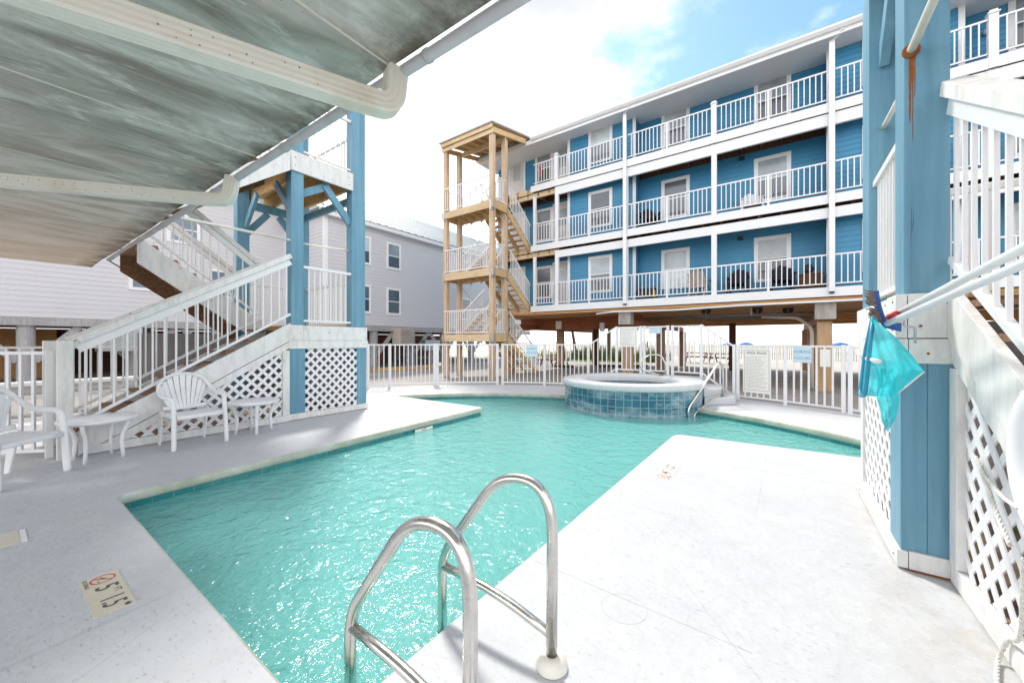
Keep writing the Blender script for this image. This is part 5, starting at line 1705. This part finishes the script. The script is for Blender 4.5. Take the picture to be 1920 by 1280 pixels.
hp('floor_slab', M['dark_wood'], lambda m_: (m_.box(-34, HX2 - .16, YC + .2, 30, ZB - .2, ZB - .02), m_.box(-34, HX1 - .16, -14, YC + .1, ZB - .2, ZB - .02)))
for x, ys in ((HX2 - .25, (10.8, 13.4, 16.2, 19, 22, 25)), (HX1 - .25, (-9, -5.4, -1.9, 1.0, 4.0, 7.0)), (HX1 - 4, (-5, 0, 5, 11, 16, 21)), (HX1 - 8, (-5, 0, 5, 11, 16, 21))):
    for y in ys:
        hp('pile', M['grey_wood'], lambda m_: m_.cyl(x, y, GZ, ZB - .2, .24, 18), smooth=False)
        if x > HX1 - 1:
            hp('cross_brace', M['grey_wood'], lambda m_: m_.bar((x + .1, y + .2, .6), (x + .1, y + 1.35, ZB - .32), .06, .24))
            hp('cross_brace', M['grey_wood'], lambda m_: m_.bar((x + .1, y - .2, .6), (x + .1, y - 1.35, ZB - .32), .06, .24))
hp('storage_wall', M['dark_wood'], lambda m_: m_.box(-30, -29.9, -14, 30, GZ, ZB - .3))
hp('storage_wall', M['rust_ply'], lambda m_: m_.box(-24.0, -23.9, 13.2, 17.4, GZ, 1.6))
hp('storage_wall', M['brown_ply'], lambda m_: m_.box(-27.0, -26.9, -3.2, 2.0, GZ, 1.9))
def ac_unit(label, loc, w, d, h, mat):
    t = thing('air_conditioner', label, 'air conditioner', loc, 'air conditioning units under the house')
    x, y, z = loc
    MB().box(x, x + d, y, y + w, z, z + h).build('casing', mat, t, bevel=.02)
    m_ = MB()
    k = z + .08
    while k < z + h - .08:
        m_.box(x + d, x + d + .02, y + .15, y + w - .06, k, k + .03); k += .075
    m_.build('louvre', M['concrete'], t)
    m_ = MB()
    for yy in (y + .1, y + w - .1):
        m_.box(x + .1, x + .2, yy - .05, yy + .05, GZ, z)
    m_.build('stand', M['grey_wood'], t)
    return t
ac_unit('tan louvred air conditioner raised under the grey house', (-19.4, 14.6, 1.2), 1.1, .7, .95, M['beige'])
ac_unit('grey louvred air conditioner behind the left stair rail', (-22.9, 2.7, .95), 1.3, .8, .95, M['galv'])
t = thing('electric_cabinet', 'grey electric cabinet under the grey house right of the air conditioner', 'cabinet', (-19.2, 17.3, .3))
MB().box(-19.4, -19.0, 16.9, 18.2, .75, 1.45).build('body', M['galv'], t, bevel=.02)
MB().box(-19.3, -19.1, 17.4, 17.6, GZ, .75).build('leg', M['grey_wood'], t)
# timber edging and low kerb in front of the house
t = MB(); t.bar((-17.5, 4, GZ + .1), (-17.3, 12.4, GZ + .1), .2, .2); t.bar((-17.3, 12.4, GZ + .1), (-16.4, 16.5, GZ + .1), .2, .2)
tag(t.build('timber_edging', M['pine_old'], bevel=.02), 'low brown timber edging on the ground before the grey house', 'edging')
t = MB(); t.box(-18.3, -18.0, -6, 18, GZ, GZ + .14)
struct('kerb', t, M['concrete'], bevel=.02)
# long white wooden bench seen through the left stair rails
t = thing('white_bench', 'long white bench seen between the fence and the house at left', 'bench', (-13.5, 2.0, GZ))
MB().box(-13.7, -13.3, -2.5, 4.6, .38, .46).build('seat', M['plastic'], t, bevel=.01)
for y in (-2.2, -.4, 1.4, 3.2, 4.4):
    MB().box(-13.65, -13.35, y - .05, y + .05, GZ, .378).build('leg', M['plastic'], t)
MB().box(-13.72, -13.66, -2.5, 4.6, .05, .14).build('rail', M['plastic'], t)

# ------------------------------------------------------------------ beach beyond
def dune(u, v):
    x = -120 + 260 * u; y = 52 + 60 * v
    z = GZ - .12 + 1.15 * math.sin(math.pi * min(1, v * 1.2)) * (.62 + .28 * math.sin(x * .11) + .2 * math.sin(x * .31 + 2) + .1 * math.sin(x * .83))
    return (x, y, max(z, GZ - .12))
m_ = MB(); m_.grid(dune, 220, 26); struct('dunes', m_, M['sand'], smooth=True)
def sand_fence(label, p, q, h=1.15):
    t = thing('sand_fence', label, 'fence', (p[0], p[1], GZ), 'slatted sand fences on the beach')
    p, q = Vector(p), Vector(q)
    L = (q - p).length
    m_ = MB()
    n_ = int(L / .16)
    for k in range(n_):
        c = p.lerp(q, k / n_); hh = h * random.uniform(.92, 1.05); ln = random.uniform(-.04, .04)
        m_.bar((c.x, c.y, GZ - .1), (c.x + ln, c.y, GZ + hh), .05, .015, up=(0, 1, 0))
    m_.build('slats', M['grey_wood'], t)
    m_ = MB()
    for z in (.35, .85):
        m_.bar((p.x, p.y - .02, GZ + z * h), (q.x, q.y - .02, GZ + z * h), .02, .02)
    m_.build('wire', M['grey_wood'], t)
sand_fence('slatted sand fence crossing the beach behind the right columns', (-7.0, 44.0), (16.0, 40.0), 1.25)
sand_fence('slatted sand fence beside the sea oats behind the hot tub', (-22.0, 46.0), (-8.0, 47.0), 1.2)
def tuft(m_, x, y, n_, h, sp_):
    for _ in range(n_):
        a = random.uniform(0, 6.28); r_ = random.uniform(0, sp_)
        bx, by = x + r_ * math.cos(a), y + r_ * math.sin(a)
        le = random.uniform(0, 6.28); lean = random.uniform(.1, .45) * h; hh = h * random.uniform(.55, 1.1)
        tx, ty = bx + lean * math.cos(le), by + lean * math.sin(le)
        mx, my = bx + lean * .35 * math.cos(le), by + lean * .35 * math.sin(le)
        w_ = .022
        px_, py_ = -math.sin(le) * w_, math.cos(le) * w_
        m_._add([(bx - px_, by - py_, GZ - .06), (bx + px_, by + py_, GZ - .06), (mx + px_, my + py_, GZ + hh * .6), (mx - px_, my - py_, GZ + hh * .6), (tx, ty, GZ + hh)], [(0, 1, 2, 3), (3, 2, 4)])
m_ = MB()
for _ in range(85):
    x = random.uniform(-16.5, -8.0); y = random.uniform(30, 36) + (x + 12) * -.2
    tuft(m_, x, y, 26, random.uniform(.6, 1.35), .5)
for _ in range(20):
    x = random.uniform(-26, -16.5); y = random.uniform(30, 37)
    tuft(m_, x, y, 20, random.uniform(.5, 1.0), .5)
tag(m_.build('beach_grass', M['grass'], normals=False), 'clumps of green and tan beach grass behind the building', 'grass', kind='stuff')
m_ = MB()
m_.quad((-19.0, 28.0, GZ - .04), (-8.5, 27.6, GZ - .04), (-7.5, 33.5, GZ - .04), (-19, 34.5, GZ - .04))
struct('grass_verge', m_, M['grass'])
def picnic(label, loc, rz, mat, sc=1.0):
    t = thing('picnic_table', label, 'picnic table', (0, 0, 0), 'picnic tables by the beach')
    m_ = MB()
    for k in range(5):
        m_.box(-.9, .9, -.37 + .15 * k, -.24 + .15 * k, .70, .74)
    m_.build('table_top', mat, t)
    for s_ in (-1, 1):
        m_ = MB(); m_.box(-.9, .9, s_ * .70 - .13, s_ * .70 + .13, .41, .45); m_.build('bench', mat, t)
    for x in (-.65, .65):
        m_ = MB(); m_.bar((x, -.25, .70), (x, -.68, 0), .09, .04, up=(1, 0, 0)); m_.bar((x + .045, .25, .70), (x + .045, .68, 0), .09, .04, up=(1, 0, 0)); m_.bar((x - .045, -.78, .39), (x - .045, .78, .39), .04, .09); m_.build('leg_frame', mat, t)
    t.location = loc; t.rotation_euler = (0, 0, rz)
    return t
pa = picnic('brown picnic table on the sand left of the tan column', (-12.2, 21.9, GZ), R(70), M['red_wood'])
pb = copy_tree(pa); pb.location = (-5.3, 32.0, GZ); pb.rotation_euler = (0, 0, R(25)); pb['label'] = 'red brown picnic table seen through the fence right of the hot tub gate'
pc = copy_tree(pa); pc.location = (-3.4, 30.5, GZ); pc.rotation_euler = (0, 0, R(-15)); pc['label'] = 'dark picnic table behind the fence between the gate and the pool rules board'
def palm(label, x, y, h, lx, ly, r_):
    t = thing('palm_tree', label, 'palm tree', (x, y, GZ), 'palms by the beach')
    pts = [(x + lx * (k / 8) ** 1.5, y + ly * (k / 8), GZ - .1 + h * k / 8) for k in range(9)]
    MB().tube(pts, [r_ * (1.25 - .55 * k / 8) * (1 + .05 * (k % 2)) for k in range(9)], 12).build('trunk', M['bark'], t, smooth=True)
    m_ = MB()
    top = Vector(pts[-1])
    for k in range(26):
        a = 2 * math.pi * k / 26 + random.uniform(-.1, .1); L = random.uniform(1.5, 2.1); el = random.uniform(-.6, 1.0)
        prev = None
        for j in range(9):
            s_ = j / 8
            p = top + Vector((math.cos(a) * L * s_, math.sin(a) * L * s_, L * (math.sin(el) * s_ - .75 * s_ * s_)))
            if prev is not None:
                sd = Vector((-math.sin(a), math.cos(a), 0)); w_ = .30 * math.sin(math.pi * min(1, s_ + .12)) + .03
                for sg_ in (-1, 1):
                    for q_ in (0.0, .5):
                        b_ = prev.lerp(p, q_)
                        e_ = b_ + sd * sg_ * w_ + Vector((math.cos(a) * .12, math.sin(a) * .12, -.16))
                        m_._add([tuple(b_), tuple(prev.lerp(p, q_ + .25)), tuple(e_)], [(0, 1, 2)])
            prev = p
    m_.build('crown', M['frond'], t, normals=False)
palm('palm trunk standing in the beach grass behind the sloping fence', -13.2, 34.0, 5.5, .3, .4, .20)
palm('slim leaning palm trunk right of the tan column', -17.0, 35.0, 5.6, -1.2, .2, .14)
def beach_umbrella(label, x, y, mat):
    t = thing('beach_umbrella', label, 'beach umbrella', (x, y, GZ), 'blue umbrellas on the beach')
    MB().cyl(x, y, GZ - .05, GZ + 1.25, .025, 8).build('pole', M['white_metal'], t)
    MB().lathe(x, y, [(0, GZ + 1.47), (.5, GZ + 1.36), (.9, GZ + 1.14), (.92, GZ + 1.08)], 12).build('canopy', mat, t)
for i, (x, y) in enumerate(((-5.6, 58), (-3.9, 60), (5.8, 60), (8.8, 61))):
    beach_umbrella(['blue beach umbrella far off, first from the left', 'blue beach umbrella far off, second from the left', 'blue beach umbrella far off above the pool rules board', 'blue beach umbrella far off, rightmost of four'][i], x, y, M['umbrella_blue'])
for lab, pts in (('dark timber beam on the paving beneath the building, nearer one', ((-11.6, 20.6), (-10.3, 21.0))), ('dark timber beam on the paving beneath the building, farther one', ((-9.4, 22.4), (-6.9, 24.4)))):
    m_ = MB(); m_.bar((*pts[0], GZ + .07), (*pts[1], GZ + .07), .15, .14)
    tag(m_.build('parking_timber', M['dark_wood'], bevel=.01), lab, 'timber', 'parking timbers beneath the building')
